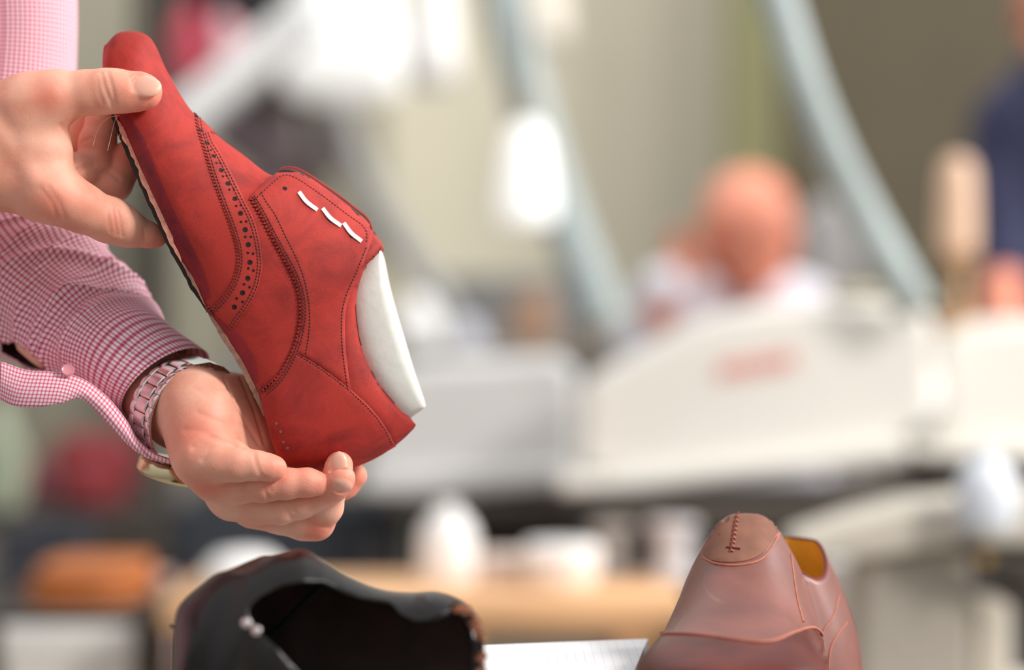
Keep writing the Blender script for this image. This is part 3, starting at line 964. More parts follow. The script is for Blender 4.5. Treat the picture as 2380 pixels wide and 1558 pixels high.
# ---- shirt
M_GING = gingham_mat('pink_gingham')
shirt_v, shirt_f, shirt_uv = [], [], []
def sleeve(path, n_len, n_around, fold, skip=None, skew=0.0):
    """tube of cloth; path rows (px, py, dz, radius px)"""
    c = catmull(path, n_len)
    pts = [Q(*r[:3]) for r in c]
    rad = [r[3] * K for r in c]
    up = None; rings = []; uvs = []; s_len = 0
    for i, p in enumerate(pts):
        t = (pts[min(i + 1, n_len - 1)] - pts[max(i - 1, 0)]).normalized()
        if up is None: up = Vector((0, -1, 0))
        up = (up - t * up.dot(t)).normalized(); w = t.cross(up)
        if i: s_len += (p - pts[i - 1]).length
        for k_ in range(n_around + 1):
            a = 2 * math.pi * k_ / n_around
            r_ = rad[i] + fold(i / (n_len - 1), a) * K
            dv = up * math.cos(a) + w * math.sin(a)
            sk = max(0.0, (i / (n_len - 1) - 0.74) / 0.26) ** 2 * (0.5 + 0.5 * dv.dot(Vector((0.55, 0.35, 0.76)))) * skew * K
            rings.append(p + dv * r_ + t * sk)
            uvs.append((s_len, a * 0.031))
    b = len(shirt_v)
    shirt_v.extend(rings); shirt_uv.extend(uvs)
    m = n_around + 1
    for i in range(n_len - 1):
        for k_ in range(n_around):
            f = (b + i * m + k_, b + i * m + k_ + 1, b + (i + 1) * m + k_ + 1, b + (i + 1) * m + k_)
            if skip is not None:
                q = sum((shirt_v[x] for x in f), Vector()) / 4
                px, py = CX + q.x / q.y * F, CY - (q.z - CAMZ) / q.y * F
                if skip(px, py, q): continue
            shirt_f.append(f)

def lfold(u, a):
    puff = math.exp(-((u - 0.735) / 0.05) ** 2)
    x = u * 40
    f = 6 * math.sin(x * 1.1 + 2.2 * math.sin(a + 0.6) ) + 10 * math.sin(x * 0.55 + 1.6 * math.cos(a * 2 + 0.4) + 1.0)
    f += 4 * math.sin(5 * a + x * 0.8)
    fade = min(1, max(0, (0.76 - u) / 0.06))
    rd = 1 - abs(math.sin(u * 44 + 1.8 * math.sin(a + 0.9) + 0.7 * math.cos(2 * a)))
    win = min(1, max(0, (u - 0.44) / 0.10)); fade *= win
    f += 15 * rd ** 3 - 5
    rd = 1 - abs(math.sin(u * 63 - 1.4 * math.sin(a - 0.4) + 1.1))
    f += 9 * rd ** 4
    f *= fade
    f += puff * (15 + 9 * math.sin(3 * a + 0.5))
    # crumpled pocket on the side turned to the camera, just behind the cuff
    a2 = (a + math.pi) % (2 * math.pi) - math.pi
    f += 20 * math.exp(-((u - 0.67 - 0.02 * a2) / 0.03) ** 2 - ((a2 - 0.1) / 0.6) ** 2)
    f += 16 * math.exp(-((u - 0.55 + 0.05 * a2) / 0.025) ** 2 - ((a2 + 0.4) / 0.7) ** 2)
    f += 14 * math.exp(-((u - 0.60 - 0.06 * a2) / 0.02) ** 2 - ((a2 - 0.7) / 0.6) ** 2)
    f -= 18 * math.exp(-((u - 0.705) / 0.02) ** 2 - ((a2 - 0.1) / 0.6) ** 2)
    f += 2.0 * math.sin(2 * a + 1) * (1 - fade)
    return f
def in_poly(px, py, pl):
    c = False
    for i in range(len(pl)):
        a, b = pl[i], pl[i - 1]
        if (a[1] > py) != (b[1] > py) and px < (b[0] - a[0]) * (py - a[1]) / (b[1] - a[1]) + a[0]: c = not c
    return c
SLIT = [(0, 800), (38, 795), (75, 822), (112, 864), (60, 858), (0, 835)]
sleeve([(-330, -560, 440, 235), (-120, -420, 420, 200), (10, -220, 395, 165), (42, 0, 380, 146), (40, 180, 370, 146), (10, 400, 360, 180), (20, 560, 325, 196), (92, 672, 265, 182), (196, 755, 185, 150), (262, 806, 130, 128), (304, 836, 84, 123), (334, 858, 68, 120), (358, 874, 58, 117)],
       320, 140, lfold, skip=lambda px, py, q: q.y < Y0 + 0.05 and in_poly(px, py, SLIT), skew=72.0)
# right sleeve from the wrist back to the shoulder
sleeve([(-300, 330, -150, 134), (-430, 332, -152, 142), (-700, 400, -170, 168)], 40, 48, lambda u, a: 6 * math.sin(4 * a + 20 * u))
def limb(a, b, ra, rb, n=24, m_=40):
    ax = (b - a).normalized(); u = ax.orthogonal().normalized(); w = ax.cross(u); o_ = len(shirt_v)
    for i in range(n + 1):
        for k_ in range(m_ + 1):
            t = 2 * math.pi * k_ / m_
            shirt_v.append(a + (b - a) * (i / n) + (u * math.cos(t) + w * math.sin(t)) * (ra + (rb - ra) * i / n))
            shirt_uv.append(((b - a).length * i / n, t * ra))
    for i in range(n):
        for k_ in range(m_):
            q = o_ + i * (m_ + 1) + k_
            shirt_f.append((q, q + 1, q + m_ + 2, q + m_ + 1))
limb(Q(-330, -560, 440), sl, 0.057, 0.072)
limb(Q(-690, 398, -170), er, 0.041, 0.052); limb(er, sr, 0.052, 0.066)
# trunk of the shirt
o_ = len(shirt_v); n, m_ = 40, 72
for i in range(n + 1):
    z = 0.80 + 0.66 * i / n
    s_ = 1.0 if i < n * 0.72 else math.sqrt(max(0.0, 1 - ((i - n * 0.72) / (n * 0.30)) ** 2))
    for k_ in range(m_ + 1):
        t = 2 * math.pi * k_ / m_
        shirt_v.append(Vector((-0.65 + 0.145 * s_ * math.cos(t), 1.5 + (0.20 * s_ + 0.06 * (1 - s_)) * math.sin(t), z)))
        shirt_uv.append((t * 0.17, z))
for i in range(n):
    for k_ in range(m_):
        q = o_ + i * (m_ + 1) + k_
        shirt_f.append((q, q + 1, q + m_ + 2, q + m_ + 1))
shirt = mesh_obj('shirt', shirt_v, shirt_f, M_GING, person, uvs=[tuple(x) for x in shirt_uv])
sm = shirt.modifiers.new('cloth_thickness', 'SOLIDIFY'); sm.thickness = 0.0007; sm.offset = -1

# the unbuttoned cuff end hanging under the wrist
up_e = catmull([(0, 842, -70), (60, 862, -88), (112, 866, -98), (160, 872, -100), (205, 890, -102), (245, 922, -104), (272, 952, -104), (296, 985, -106), (318, 1022, -106), (352, 1052, -100), (395, 1069, -80)], 90)
lo_e = catmull([(0, 928, -95), (36, 944, -118), (92, 946, -134), (140, 938, -138), (184, 926, -128), (222, 952, -124), (252, 985, -124), (284, 1018, -124), (314, 1046, -120), (350, 1066, -108), (399, 1077, -84)], 90)
cv_, cf_, cu_ = [], [], []
NC = 14
s_ = 0
for i in range(90):
    if i: s_ += (Q(*up_e[i]) - Q(*up_e[i - 1])).length
    for j in range(NC):
        t = j / (NC - 1)
        q = up_e[i] + (lo_e[i] - up_e[i]) * t
        q[2] -= 16 * math.sin(math.pi * t)
        p = Q(*q); cv_.append(p)
        cu_.append((s_, t * (Q(*lo_e[i]) - Q(*up_e[i])).length))
for i in range(89):
    for j in range(NC - 1):
        a = i * NC + j
        cf_.append((a, a + 1, a + NC + 1, a + NC))
cuff = mesh_obj('cuff', cv_, cf_, gingham_mat('pink_gingham_cuff', 0.0022, (214, 92, 124), (250, 226, 230)), person, uvs=cu_)
sm = cuff.modifiers.new('cloth_thickness', 'SOLIDIFY'); sm.thickness = 0.0012; sm.offset = 0
# shadowed inner side of the cuff, folding back under the arm
iv, if_, iu = [], [], []
for i in range(90):
    for j in range(8):
        t = j / 7
        q = up_e[i] * (1 - t) + np.array([up_e[i][0] + 20, up_e[i][1] + 30 * (1 if i < 45 else 0.3), 60]) * t
        q[1] += 22 * math.sin(math.pi * t)
        iv.append(Q(*q)); iu.append((i * 0.0012, t * 0.04))
for i in range(89):
    for j in range(7):
        a = i * 8 + j
        if_.append((a, a + 1, a + 9, a + 8))
inner = mesh_obj('cuff_facing', iv, if_, M_GING, person, uvs=iu)
inner.modifiers.new('cloth_thickness', 'SOLIDIFY').thickness = 0.0007
M_BTN = mat('pearl_button', (222, 142, 152), 0.25, var=0.05, coat=0.5)
mb = MB(); mb.lathe([(0.0, 0), (0.0032, 0.0), (0.0038, 0.0008), (0.0032, 0.0015), (0.0024, 0.0011), (0.0, 0.0011)], Q(157, 862, -112), (0.2, -0.9, 0.4), 20)
mb.build('button', M_BTN, person)

# ---- wristwatch
M_STEEL = mat('steel_pink_reflection', (222, 208, 206), 0.28, 1.0, var=0.05, scale=700)  # pink reflection of the sleeve is put into the steel's colour
M_STEEL2 = mat('polished_clasp', (226, 222, 212), 0.18, 1.0, var=0.03)
watch = empty('wristwatch', Q(400, 950, 0), 'steel bracelet wristwatch around the lower wrist below the pink cuff', 'wristwatch')
wc = Q(432, 962, -8)
ax_w = (Vector((0.66, -0.69, -0.26))).normalized()            # along the arm, out to the hand
e1 = Vector((-0.36, 0.0, -0.93)); e1 = (e1 - ax_w * e1.dot(ax_w)).normalized()     # down across the wrist
e2 = ax_w.cross(e1).normalized()
if e2.y > 0: e2 = -e2                                          # towards the camera
RA, RB = 122 * K, 124 * K
def ring_pt(t):
    return wc + e1 * RA * math.cos(t) + e2 * RB * math.sin(t)
def ring_fr(t):
    tg = (-e1 * RA * math.sin(t) + e2 * RB * math.cos(t)).normalized()
    nn = ax_w.cross(tg).normalized()
    if nn.dot(ring_pt(t) - wc) < 0: nn = -nn
    return tg, nn
def link_block(m, t0, t1, a0, a1, th, lift=0.0):
    """curved block between angles t0..t1 and a0..a1 along the arm, edges rounded"""
    V, Fc = [], []
    n = 5
    for i in range(n):
        t = t0 + (t1 - t0) * i / (n - 1)
        p = ring_pt(t); tg, nn = ring_fr(t)
        e = 1.0 if 0 < i < n - 1 else 0.72
        for a, h in ((a0, 0), (a0, th * 0.75 * e), (a0 + 0.0006, th * e), ((a0 + a1) / 2, th * 1.06 * e), (a1 - 0.0006, th * e), (a1, th * 0.75 * e), (a1, 0)):
            V.append(p + ax_w * a + nn * (h + lift))
    for i in range(n - 1):
        for j in range(7):
            a, b = i * 7 + j, i * 7 + (j + 1) % 7
            Fc.append((a, b, b + 7, a + 7))
    Fc += [tuple(range(7))[::-1], tuple((n - 1) * 7 + j for j in range(7))]
    m.add(V, Fc)
W_ = 41 * K
step = 0.262
t = 0.32
angs = []
while t < 2.5:
    angs.append(t); t += step
for i, t in enumerate(angs):
    lk = MB(); link_block(lk, t + 0.012, t + step - 0.016, -W_ * 0.52, W_ * 0.46, 0.0022)
    l_ = lk.build('center_link', M_STEEL, watch, angle=0.6)
    for a0, a1 in ((-W_, -W_ * 0.56), (W_ * 0.50, W_)):
        sl_ = MB(); link_block(sl_, t - step * 0.42, t + step * 0.55, a0, a1, 0.0020)
        sl_.build('side_link', M_STEEL, watch, angle=0.6)
# folding clasp on the palm side with its row of adjusting holes
cl = MB(); link_block(cl, 2.66, 3.95, -W_ * 1.02, W_ * 1.02, 0.0030, 0.0004)
clasp = cl.build('clasp', M_STEEL2, watch, angle=0.6)
M_DARKHOLE = mat('clasp_hole', (60, 50, 40), 0.8, var=0)
hl = MB()
for i in range(8):
    t = 2.80 + 0.125 * i
    p = ring_pt(t); tg, nn = ring_fr(t)
    hl.lathe([(0.00045, 0), (0.00045, 0.0002), (0.0, 0.0002)][::1], p + nn * 0.0018 + ax_w * W_ * 1.02, ax_w, 8)
hl.build('adjusting_holes', M_DARKHOLE, clasp)
# case on the back of the wrist
tg, nn = ring_fr(6.15)
pc = ring_pt(6.15)
cs = MB(); cs.lathe([(0.0, -0.001), (0.0175, -0.001), (0.0190, 0.001), (0.0190, 0.0065), (0.0172, 0.0085), (0.0, 0.0085)], pc, nn, 36)
M_CASE = mat('watch_case_steel', (206, 190, 150), 0.22, 1.0, var=0.04)
case = cs.build('watch_case', M_CASE, watch)
dl = MB(); dl.lathe([(0.0, 0.0086), (0.0155, 0.0086), (0.0150, 0.0090), (0.0, 0.0090)], pc, nn, 32)
d_ = dl.build('dial', mat('dark_dial', (30, 32, 40), 0.2), case)
lk = MB(); link_block(lk, -0.42, 0.30, -W_, W_, 0.0024)
lk.build('end_link', M_CASE, watch, angle=0.6)
# ================================================================== the work table in front with its two shoes
M_TABLE = mat('grey_worktop', (150, 145, 138), 0.5, var=0.06, scale=12)
TZ = 0.782
tb = empty('work_table', Vector((0.05, 1.15, 0)), 'grey work table in front carrying the black shoe and the brown shoe', 'table')
mb = MB(); mb.box((0.15, 1.14, TZ - 0.015), (1.1, 0.76, 0.03), None, 0.003); mb.build('tabletop', M_TABLE, tb, smooth=False)
for x in (-0.36, 0.66):
    for y in (0.80, 1.46):
        mb = MB(); mb.box((x, y, (TZ - 0.03) / 2), (0.05, 0.05, TZ - 0.03), None, 0.004); mb.build('leg', M_TABLE, tb, smooth=False)

# squared paper pad between the shoes
def paper_mat():
    k = NT('squared_paper'); b = k.b
    tc = k.n('ShaderNodeTexCoord'); sp = k.n('ShaderNodeSeparateXYZ'); k.l(tc.outputs['Object'], sp.inputs[0])
    ds = []
    for ax in (0, 1):
        m = k.n('ShaderNodeMath', operation='MULTIPLY'); m.inputs[1].default_value = 200.0; k.l(sp.outputs[ax], m.inputs[0])
        f = k.n('ShaderNodeMath', operation='FRACT'); k.l(m.outputs[0], f.inputs[0])
        g = k.n('ShaderNodeMath', operation='LESS_THAN'); g.inputs[1].default_value = 0.07; k.l(f.outputs[0], g.inputs[0]); ds.append(g)
    mx = k.n('ShaderNodeMath', operation='MAXIMUM'); k.l(ds[0].outputs[0], mx.inputs[0]); k.l(ds[1].outputs[0], mx.inputs[1])
    c = k.n('ShaderNodeMix', data_type='RGBA'); c.inputs[6].default_value = (0.80, 0.80, 0.80, 1); c.inputs[7].default_value = (0.62, 0.64, 0.68, 1)
    k.l(mx.outputs[0], c.inputs[0]); k.l(c.outputs[2], b.inputs['Base Color']); b.inputs['Roughness'].default_value = 0.8
    return k.m
PZ = 0.822
pa = P(1090, 1501, (CAMZ - PZ) * F / (1501 - CY)); pb = P(1506, 1485, (CAMZ - PZ) * F / (1485 - CY))
dx = (pb - pa).normalized(); dn = Vector((dx.y, -dx.x, 0))
pts = [pa - dx * 0.06, pb, P(1474, 1562, (CAMZ - PZ) * F / (1562 - CY)), P(1000, 1562, (CAMZ - PZ) * F / (1562 - CY))]
mb = MB(); mb.prism([Vector((p.x, p.y, TZ + 0.0005)) for p in pts], (0, 0, PZ - TZ - 0.0005))
pad = mb.build('paper_pad', paper_mat(), smooth=False, bevel=0.0006)
tag(pad, 'thick white pad of squared paper lying between the black and brown shoes', 'paper pad')

# ---- black shoe upper lying open
M_BLACK = mat('black_polished_leather', (20, 15, 13), 0.30, var=0.2, scale=75, bump=0.9, coat=0.0, spec=0.36)
M_BLACKIN = mat('dark_brown_lining', (44, 24, 18), 0.75, var=0.3, scale=60)
M_RAG = mat('cut_brown_edge', (140, 84, 58), 0.8, var=0.5, scale=300)
bs = empty('boot_upper', P(760, 1600, 1.22) * 1.0, 'black glossy leather boot upper with a ragged edge lying on the table', 'shoe')
bs.location.z = TZ
BX = [396, 402, 416, 442, 480, 540, 610, 690, 745, 800, 880, 950, 1010, 1060, 1095, 1116]
BT = [1470, 1432, 1404, 1378, 1352, 1322, 1299, 1284, 1310, 1345, 1378, 1386, 1384, 1400, 1424, 1452]
BH = [6, 70, 110, 150, 175, 195, 205, 205, 205, 200, 195, 190, 185, 178, 170, 160]     # half depth in px
BD = 1.215
nB, mB = 300, 200
bx, bt, bh = (catmull(x, nB)[:, 0] for x in (BX, BT, BH))
kb = BD / F
V = []
for i in range(nB):
    zt = CAMZ - (bt[i] - CY) * kb; zb = TZ + 0.004
    if i < 32: zb = zb + (zt - zb) * 0.72 * (1 - (i / 32)) ** 2
    x = (bx[i] - CX) * kb
    for j in range(mB):
        a = 2 * math.pi * j / mB
        ca, sa = math.cos(a), math.sin(a)
        ex = 0.72
        yy = math.copysign(abs(ca) ** ex, ca) * bh[i] * kb * (1 - 0.22 * max(0, sa))
        zz = (zt + zb) / 2 + (zt - zb) / 2 * math.copysign(abs(sa) ** ex, sa)
        w = 0.0022 * math.sin(bx[i] * 0.055 + 3 * math.sin(a * 2)) * math.exp(-((bx[i] - 560) / 160) ** 2) * (1 if ca < 0 else 0.3)
        V.append(Vector((x, BD + 0.012 + yy + w, zz + w * 0.6)))
Fb = []
OPEN = [(572, 1418), (596, 1392), (648, 1362), (700, 1352), (752, 1352), (830, 1385), (905, 1398), (932, 1428), (965, 1444), (1010, 1438), (1052, 1416), (1088, 1440), (1104, 1500), (1106, 1640), (742, 1640), (690, 1556), (640, 1502), (600, 1470)]
for i in range(nB - 1):
    for j in range(mB):
        f = (i * mB + j, i * mB + (j + 1) % mB, (i + 1) * mB + (j + 1) % mB, (i + 1) * mB + j)
        c = sum((V[q] for q in f), Vector()) / 4
        px, py = CX + c.x / c.y * F, CY - (c.z - CAMZ) / c.y * F
        if c.y < BD + 0.012 and in_poly(px, py, OPEN): continue
        Fb.append(f)
Fb.append(tuple(range(mB)))
# fair the cut line so that it reads as a torn but smooth edge
ec = {}
for f in Fb[:-1]:
    for p_, q_ in zip(f, f[1:] + f[:1]): ec[(min(p_, q_), max(p_, q_))] = ec.get((min(p_, q_), max(p_, q_)), 0) + 1
nbr = {}
for (p_, q_), c_ in ec.items():
    if c_ == 1 and p_ % (mB * nB) >= mB and q_ < (nB - 1) * mB and p_ < (nB - 1) * mB:
        nbr.setdefault(p_, []).append(q_); nbr.setdefault(q_, []).append(p_)
for _ in range(10):
    new = {k_: V[k_] * 0.4 + sum((V[n_] for n_ in v_), Vector()) * (0.6 / len(v_)) for k_, v_ in nbr.items() if len(v_) == 2}
    for k_, v_ in new.items(): V[k_] = v_
used = sorted({q for f in Fb for q in f}); mp = {q: i for i, q in enumerate(used)}
V = [V[q] for q in used]; Fb = [tuple(mp[q] for q in f) for f in Fb]
lw_ = mesh_obj('leather_shell', V, Fb, [M_BLACK, M_BLACKIN], bs)
fix_normals(lw_)
sm = lw_.modifiers.new('leather', 'SOLIDIFY'); sm.thickness = 0.0028; sm.offset = -1; sm.material_offset = 1; sm.material_offset_rim = 0
# make sure the shell faces outwards
cc = sum(V, Vector()) / len(V)
if sum((p.center - cc).dot(p.normal) for p in lw_.data.polygons) < 0:
    bm = bmesh.new(); bm.from_mesh(lw_.data); bmesh.ops.reverse_faces(bm, faces=bm.faces); bm.to_mesh(lw_.data); bm.free()
# back seam inside and the ragged right edge
mb = MB(); mb.tube([P(600, 1500, 1.256), P(650, 1462, 1.254), P(712, 1398, 1.252), P(752, 1362, 1.252)], 0.0022, 8); mb.build('inside_seam', mat('black_tape', (8, 6, 6), 0.8, var=0), bs)
r_ = np.random.default_rng(11)
for i in range(34):
    t = i / 33
    q = catmull([(1052, 1408), (1088, 1428), (1110, 1466), (1116, 1520), (1117, 1600)], 40)[min(39, int(t * 39))]
    mb = MB(); mb.box(P(q[0] + r_.normal(0, 2), q[1] + r_.normal(0, 3), BD - 0.022 + r_.normal(0, 0.004)), (0.0024 + r_.random() * 0.0034, 0.006, 0.0024 + r_.random() * 0.0034), Matrix.Rotation(r_.random() * 3, 3, 'Y'), 0.0004)
    mb.build('ragged_edge', M_RAG if i % 2 else M_BLACK, bs)
for x, y in ((572, 1448), (596, 1466)):
    mb = MB(); mb.lathe([(0, 0.0014), (0.0016, 0.0011), (0.0024, 0), (0.0016, -0.0008)][::-1], P(x, y, 1.166), (0.1, -1, 0.3), 14)
    mb.build('eyelet', M_STEEL, bs)

# ---- brown shoe, toe towards the camera
M_BROWN = mat('brown_oiled_leather', (122, 72, 62), 0.42, var=0.2, scale=30, bump=0.25, coat=0.05)
M_BROWN_D = mat('dark_toe_leather', (92, 36, 28), 0.34, var=0.3, scale=40, coat=0.0, spec=0.2)
M_TONGUE = mat('brown_suede', (128, 84, 66), 0.85, var=0.16, scale=70, bump=0.4)
M_SEAM = mat('rust_seam', (166, 98, 76), 0.7, var=0.15, scale=120)
M_YEL = mat('yellow_lining', (226, 170, 60), 0.7, var=0.12, scale=60)
br = empty('ankle_shoe', Vector((0.12, 1.33, TZ)), 'brown leather shoe with high tongue and yellow lining, toe towards the viewer', 'shoe')
SEC = [(1.180, 1690, 26, 1618, 2.4), (1.188, 1692, 130, 1585, 2.5), (1.205, 1698, 196, 1546, 3.4), (1.232, 1700, 228, 1506, 3.8), (1.258, 1702, 232, 1474, 3.4),
       (1.285, 1708, 226, 1430, 2.6), (1.312, 1714, 222, 1374, 1.95), (1.336, 1720, 212, 1312, 1.9), (1.356, 1726, 200, 1250, 1.9), (1.370, 1730, 190, 1212, 2.0), (1.380, 1733, 182, 1194, 2.2), (1.388, 1734, 152, 1198, 2.2)]
nS, mS = 110, 64
sec = catmull(SEC, nS)
V = []
for d, cx_, hw, top, ex in sec:
    hw = max(hw, 4)
    kb = d / F; zt = CAMZ - (top - CY) * kb; zb = TZ + 0.006
    H_ = zt - zb
    for j in range(mS):
        a = 2 * math.pi * j / mS
        ca, sa = math.cos(a), math.sin(a)
        if sa >= 0:
            u = sa ** (2 / ex); wd = abs(ca) ** (2 / ex)
            # upper half narrows towards a flat-topped tongue
            t_ = max(0.0, min(1.0, (d - 1.26) / 0.11)); t_ = t_ * t_ * (3 - 2 * t_)
            x = math.copysign(wd, ca); z = zb + H_ * (0.22 + 0.78 * u)
            hh = hw * (1 - t_ * 0.47 * min(1, max(0, (z - zb) / H_)) ** 2.3)
            if t_ > 0: 
                x = math.copysign(abs(ca) ** (2 / (ex + 1.6 * t_)), ca)
            xx = x * hh
        else:
            z = zb + H_ * 0.22 * (1 - abs(sa) ** 0.8); xx = math.copysign(abs(ca) ** 0.8, ca) * hw
        V.append(Vector(((cx_ + xx - CX) * kb, d, z)))
Fc = []
for i in range(nS - 1):
    for j in range(mS):
        Fc.append((i * mS + j, i * mS + (j + 1) % mS, (i + 1) * mS + (j + 1) % mS, (i + 1) * mS + j))
Fc += [tuple(range(mS))[::-1], tuple((nS - 1) * mS + j for j in range(mS))]
vampb = mesh_obj('vamp', V, Fc, M_BROWN, br); fix_normals(vampb)
BT_ = BVHTree.FromPolygons(V, Fc)
def hitb(px, py, tree=None):
    tr = tree or BT_
    d = (P(px, py, 1.0) - CAMP).normalized()
    p, n_, i, dist = tr.ray_cast(CAMP, d, 3.0)
    if p is None:
        p, n_, i, dist = tr.find_nearest(P(px, py, 1.36))
    if n_.dot(d) > 0: n_ = -n_
    return p, n_
_old = hit
def hit(tree, px, py, dz=0.0):
    return hitb(px, py, tree)
cap_line = smooth_line([(1478, 1508), (1515, 1482), (1580, 1478), (1650, 1484), (1720, 1494), (1780, 1498), (1830, 1484), (1868, 1462), (1898, 1466), (1920, 1500), (1928, 1545)], 8)
toe_poly = np.vstack([cap_line, [(1926, 1590), (1860, 1596), (1800, 1592), (1700, 1590), (1600, 1592), (1520, 1596), (1478, 1580)]])
panel('toe_cap', toe_poly, 7.0, M_BROWN_D, br, BT_, step=10, rim=9, mirror=False, rim_mat=M_SEAM)
tongue_poly = smooth_line([(1652, 1214), (1690, 1202), (1730, 1198), (1772, 1203), (1808, 1218), (1804, 1242), (1782, 1276), (1748, 1300), (1700, 1308), (1656, 1304), (1636, 1290), (1640, 1250), (1652, 1214)], 7)[:-1]
panel('tongue_patch', tongue_poly, 4.0, M_TONGUE, br, BT_, step=7, mirror=False, rim_mat=M_SEAM)
def seamb(pts, r, name='seam', m=None, lift=0.0006, tree=None):
    ln = smooth_line(pts, 8)
    mb = MB(); q = [hitb(*p, tree) for p in ln]
    mb.tube([p + n_ * lift for p, n_ in q], r, 8)
    return mb.build(name, m or M_SEAM, br)
seamb(list(map(tuple, cap_line[::6])), 0.0009, lift=0.0012)
seamb([(1632, 1296), (1668, 1312), (1720, 1314), (1770, 1300), (1800, 1262), (1822, 1218)], 0.0007, lift=0.0001)
seamb([(1716, 1196), (1708, 1224), (1704, 1252), (1698, 1284)], 0.0007, 'tongue_seam', M_EDGE, 0.0012)
seamb([(1690, 1276), (1720, 1280)], 0.0007, 'tongue_seam', M_EDGE, 0.0012)
seamb([(1838, 1290), (1842, 1320), (1852, 1390), (1866, 1446)], 0.0007, lift=0.0001)
for i in range(9):
    x, y = 1713 - i * 1.6, 1206 + i * 10
    p, n_ = hitb(x, y); mb = MB(); mb.tube([p + n_ * 0.0012 + Vector((-0.0012, 0, 0)), p + n_ * 0.0022, p + n_ * 0.0012 + Vector((0.0012, 0, 0))], 0.0005, 6)
    mb.build('stitch', M_SEAM, br)
# heel quarters: an open cup with yellow lining
cxh = [P(1846, 1300, 1.425).x, 1.425]
nH, mH = 26, 72
Vo = []
def rim_z(a):
    # lowest on the side turned to the camera's right
    return 0.8765 - 0.017 * max(0, math.cos(a + 1.0)) ** 1.5
for layer in range(2):
    off = 0.0 if layer == 0 else -0.0022
    for i in range(nH):
        t = i / (nH - 1)
        for j in range(mH):
            a = 2 * math.pi * j / mH
            zt = rim_z(a); z = TZ + 0.006 + (zt - TZ - 0.006) * t
            rx = (0.0365 - 0.0175 * t ** 1.7 + 0.003 * math.sin(math.pi * t)) + off; ry = (0.066 - 0.020 * t) + off
            Vo.append(Vector((cxh[0] + 0.003 * (1 - t) + rx * math.cos(a), cxh[1] + ry * math.sin(a), z)))
Fo, Fi = [], []
for layer in range(2):
    for i in range(nH - 1):
        for j in range(mH):
            b_ = layer * nH * mH
            f = (b_ + i * mH + j, b_ + i * mH + (j + 1) % mH, b_ + (i + 1) * mH + (j + 1) % mH, b_ + (i + 1) * mH + j)
            (Fo if layer == 0 else Fi).append(f if layer == 0 else f[::-1])
for j in range(mH):
    Fo.append(((nH - 1) * mH + j, (nH - 1) * mH + (j + 1) % mH, nH * mH + (nH - 1) * mH + (j + 1) % mH, nH * mH + (nH - 1) * mH + j))
heel = mesh_obj('heel_quarter', Vo, Fo, M_BROWN, br)
lin = mesh_obj('lining', Vo, Fi, M_YEL, br)
HT_ = BVHTree.FromPolygons(Vo, Fo)
rim = MB(); rim.tube([Vector((cxh[0] + 0.0180 * math.cos(a), cxh[1] + 0.0449 * math.sin(a), rim_z(a))) for a in [2 * math.pi * j / 72 for j in range(73)]], 0.0011, 8)
rim.build('collar_edge', M_EDGE, br)
seamb([(1950, 1385), (1938, 1430), (1912, 1470), (1900, 1520)], 0.0006, lift=0.0001, tree=HT_)
seamb([(1968, 1448), (1946, 1476), (1930, 1510), (1925, 1556)], 0.0006, lift=0.0001, tree=HT_)
# sole
mb = MB()
sol = []
for a in [2 * math.pi * j / 60 for j in range(60)]:
    sol.append((math.cos(a), math.sin(a)))
pts = [Vector((0.107 + 0.047 * c * (1 - 0.12 * s) + 0.02 * s, 1.335 + 0.162 * s, TZ + 0.0005)) for c, s in sol]
mb.prism(pts, (0, 0, 0.009)); mb.build('sole', M_SOLE, br, bevel=0.002)
# ================================================================== the workshop behind, out of focus
def slab(name, px, d, thick, material, parent=None, bevel=0.01):
    """solid with an outline given at distance d, reaching thick metres further back"""
    mb = MB(); mb.prism([P(x, y, d) for x, y in px], (0, thick, 0))
    return mb.build(name, material, parent, bevel=bevel, smooth=False)
def px2m(v, d): return v / F * d

M_MACH = mat('machine_enamel', (238, 234, 226), 0.4, var=0.02, scale=6)
M_MACHG = mat('grey_machine_enamel', (214, 213, 211), 0.45, var=0.02, scale=6)
M_MACHC = mat('cream_machine_enamel', (206, 198, 184), 0.45, var=0.03, scale=6)
M_CHROME = mat('chrome', (220, 220, 224), 0.2, 1.0, var=0.02)
M_DARK = mat('dark_iron', (52, 48, 46), 0.6, var=0.15, scale=10)
M_DARKB = mat('dark_brown_wood', (66, 58, 50), 0.7, var=0.15, scale=10)
M_NAVYBOX = mat('navy_plastic', (62, 66, 74), 0.6, var=0.08, scale=8)
M_WOOD = mat('light_bench_wood', (226, 176, 128), 0.6, var=0.10, scale=7)
M_WOODR = mat('orange_leather', (190, 108, 50), 0.6, var=0.16, scale=9)
M_GREYP = mat('grey_panel', (160, 158, 148), 0.7, var=0.06, scale=9)
M_WHITEP = mat('white_ware', (244, 242, 240), 0.35, var=0.02)
M_HOSE = mat('blue_grey_hose', (172, 184, 184), 0.5, var=0.04, scale=20)
M_LAMPW = mat('white_lampshade', (246, 244, 240), 0.4, var=0.01)
M_RED_LOGO = mat('red_print', (226, 150, 138), 0.6, var=0.03)

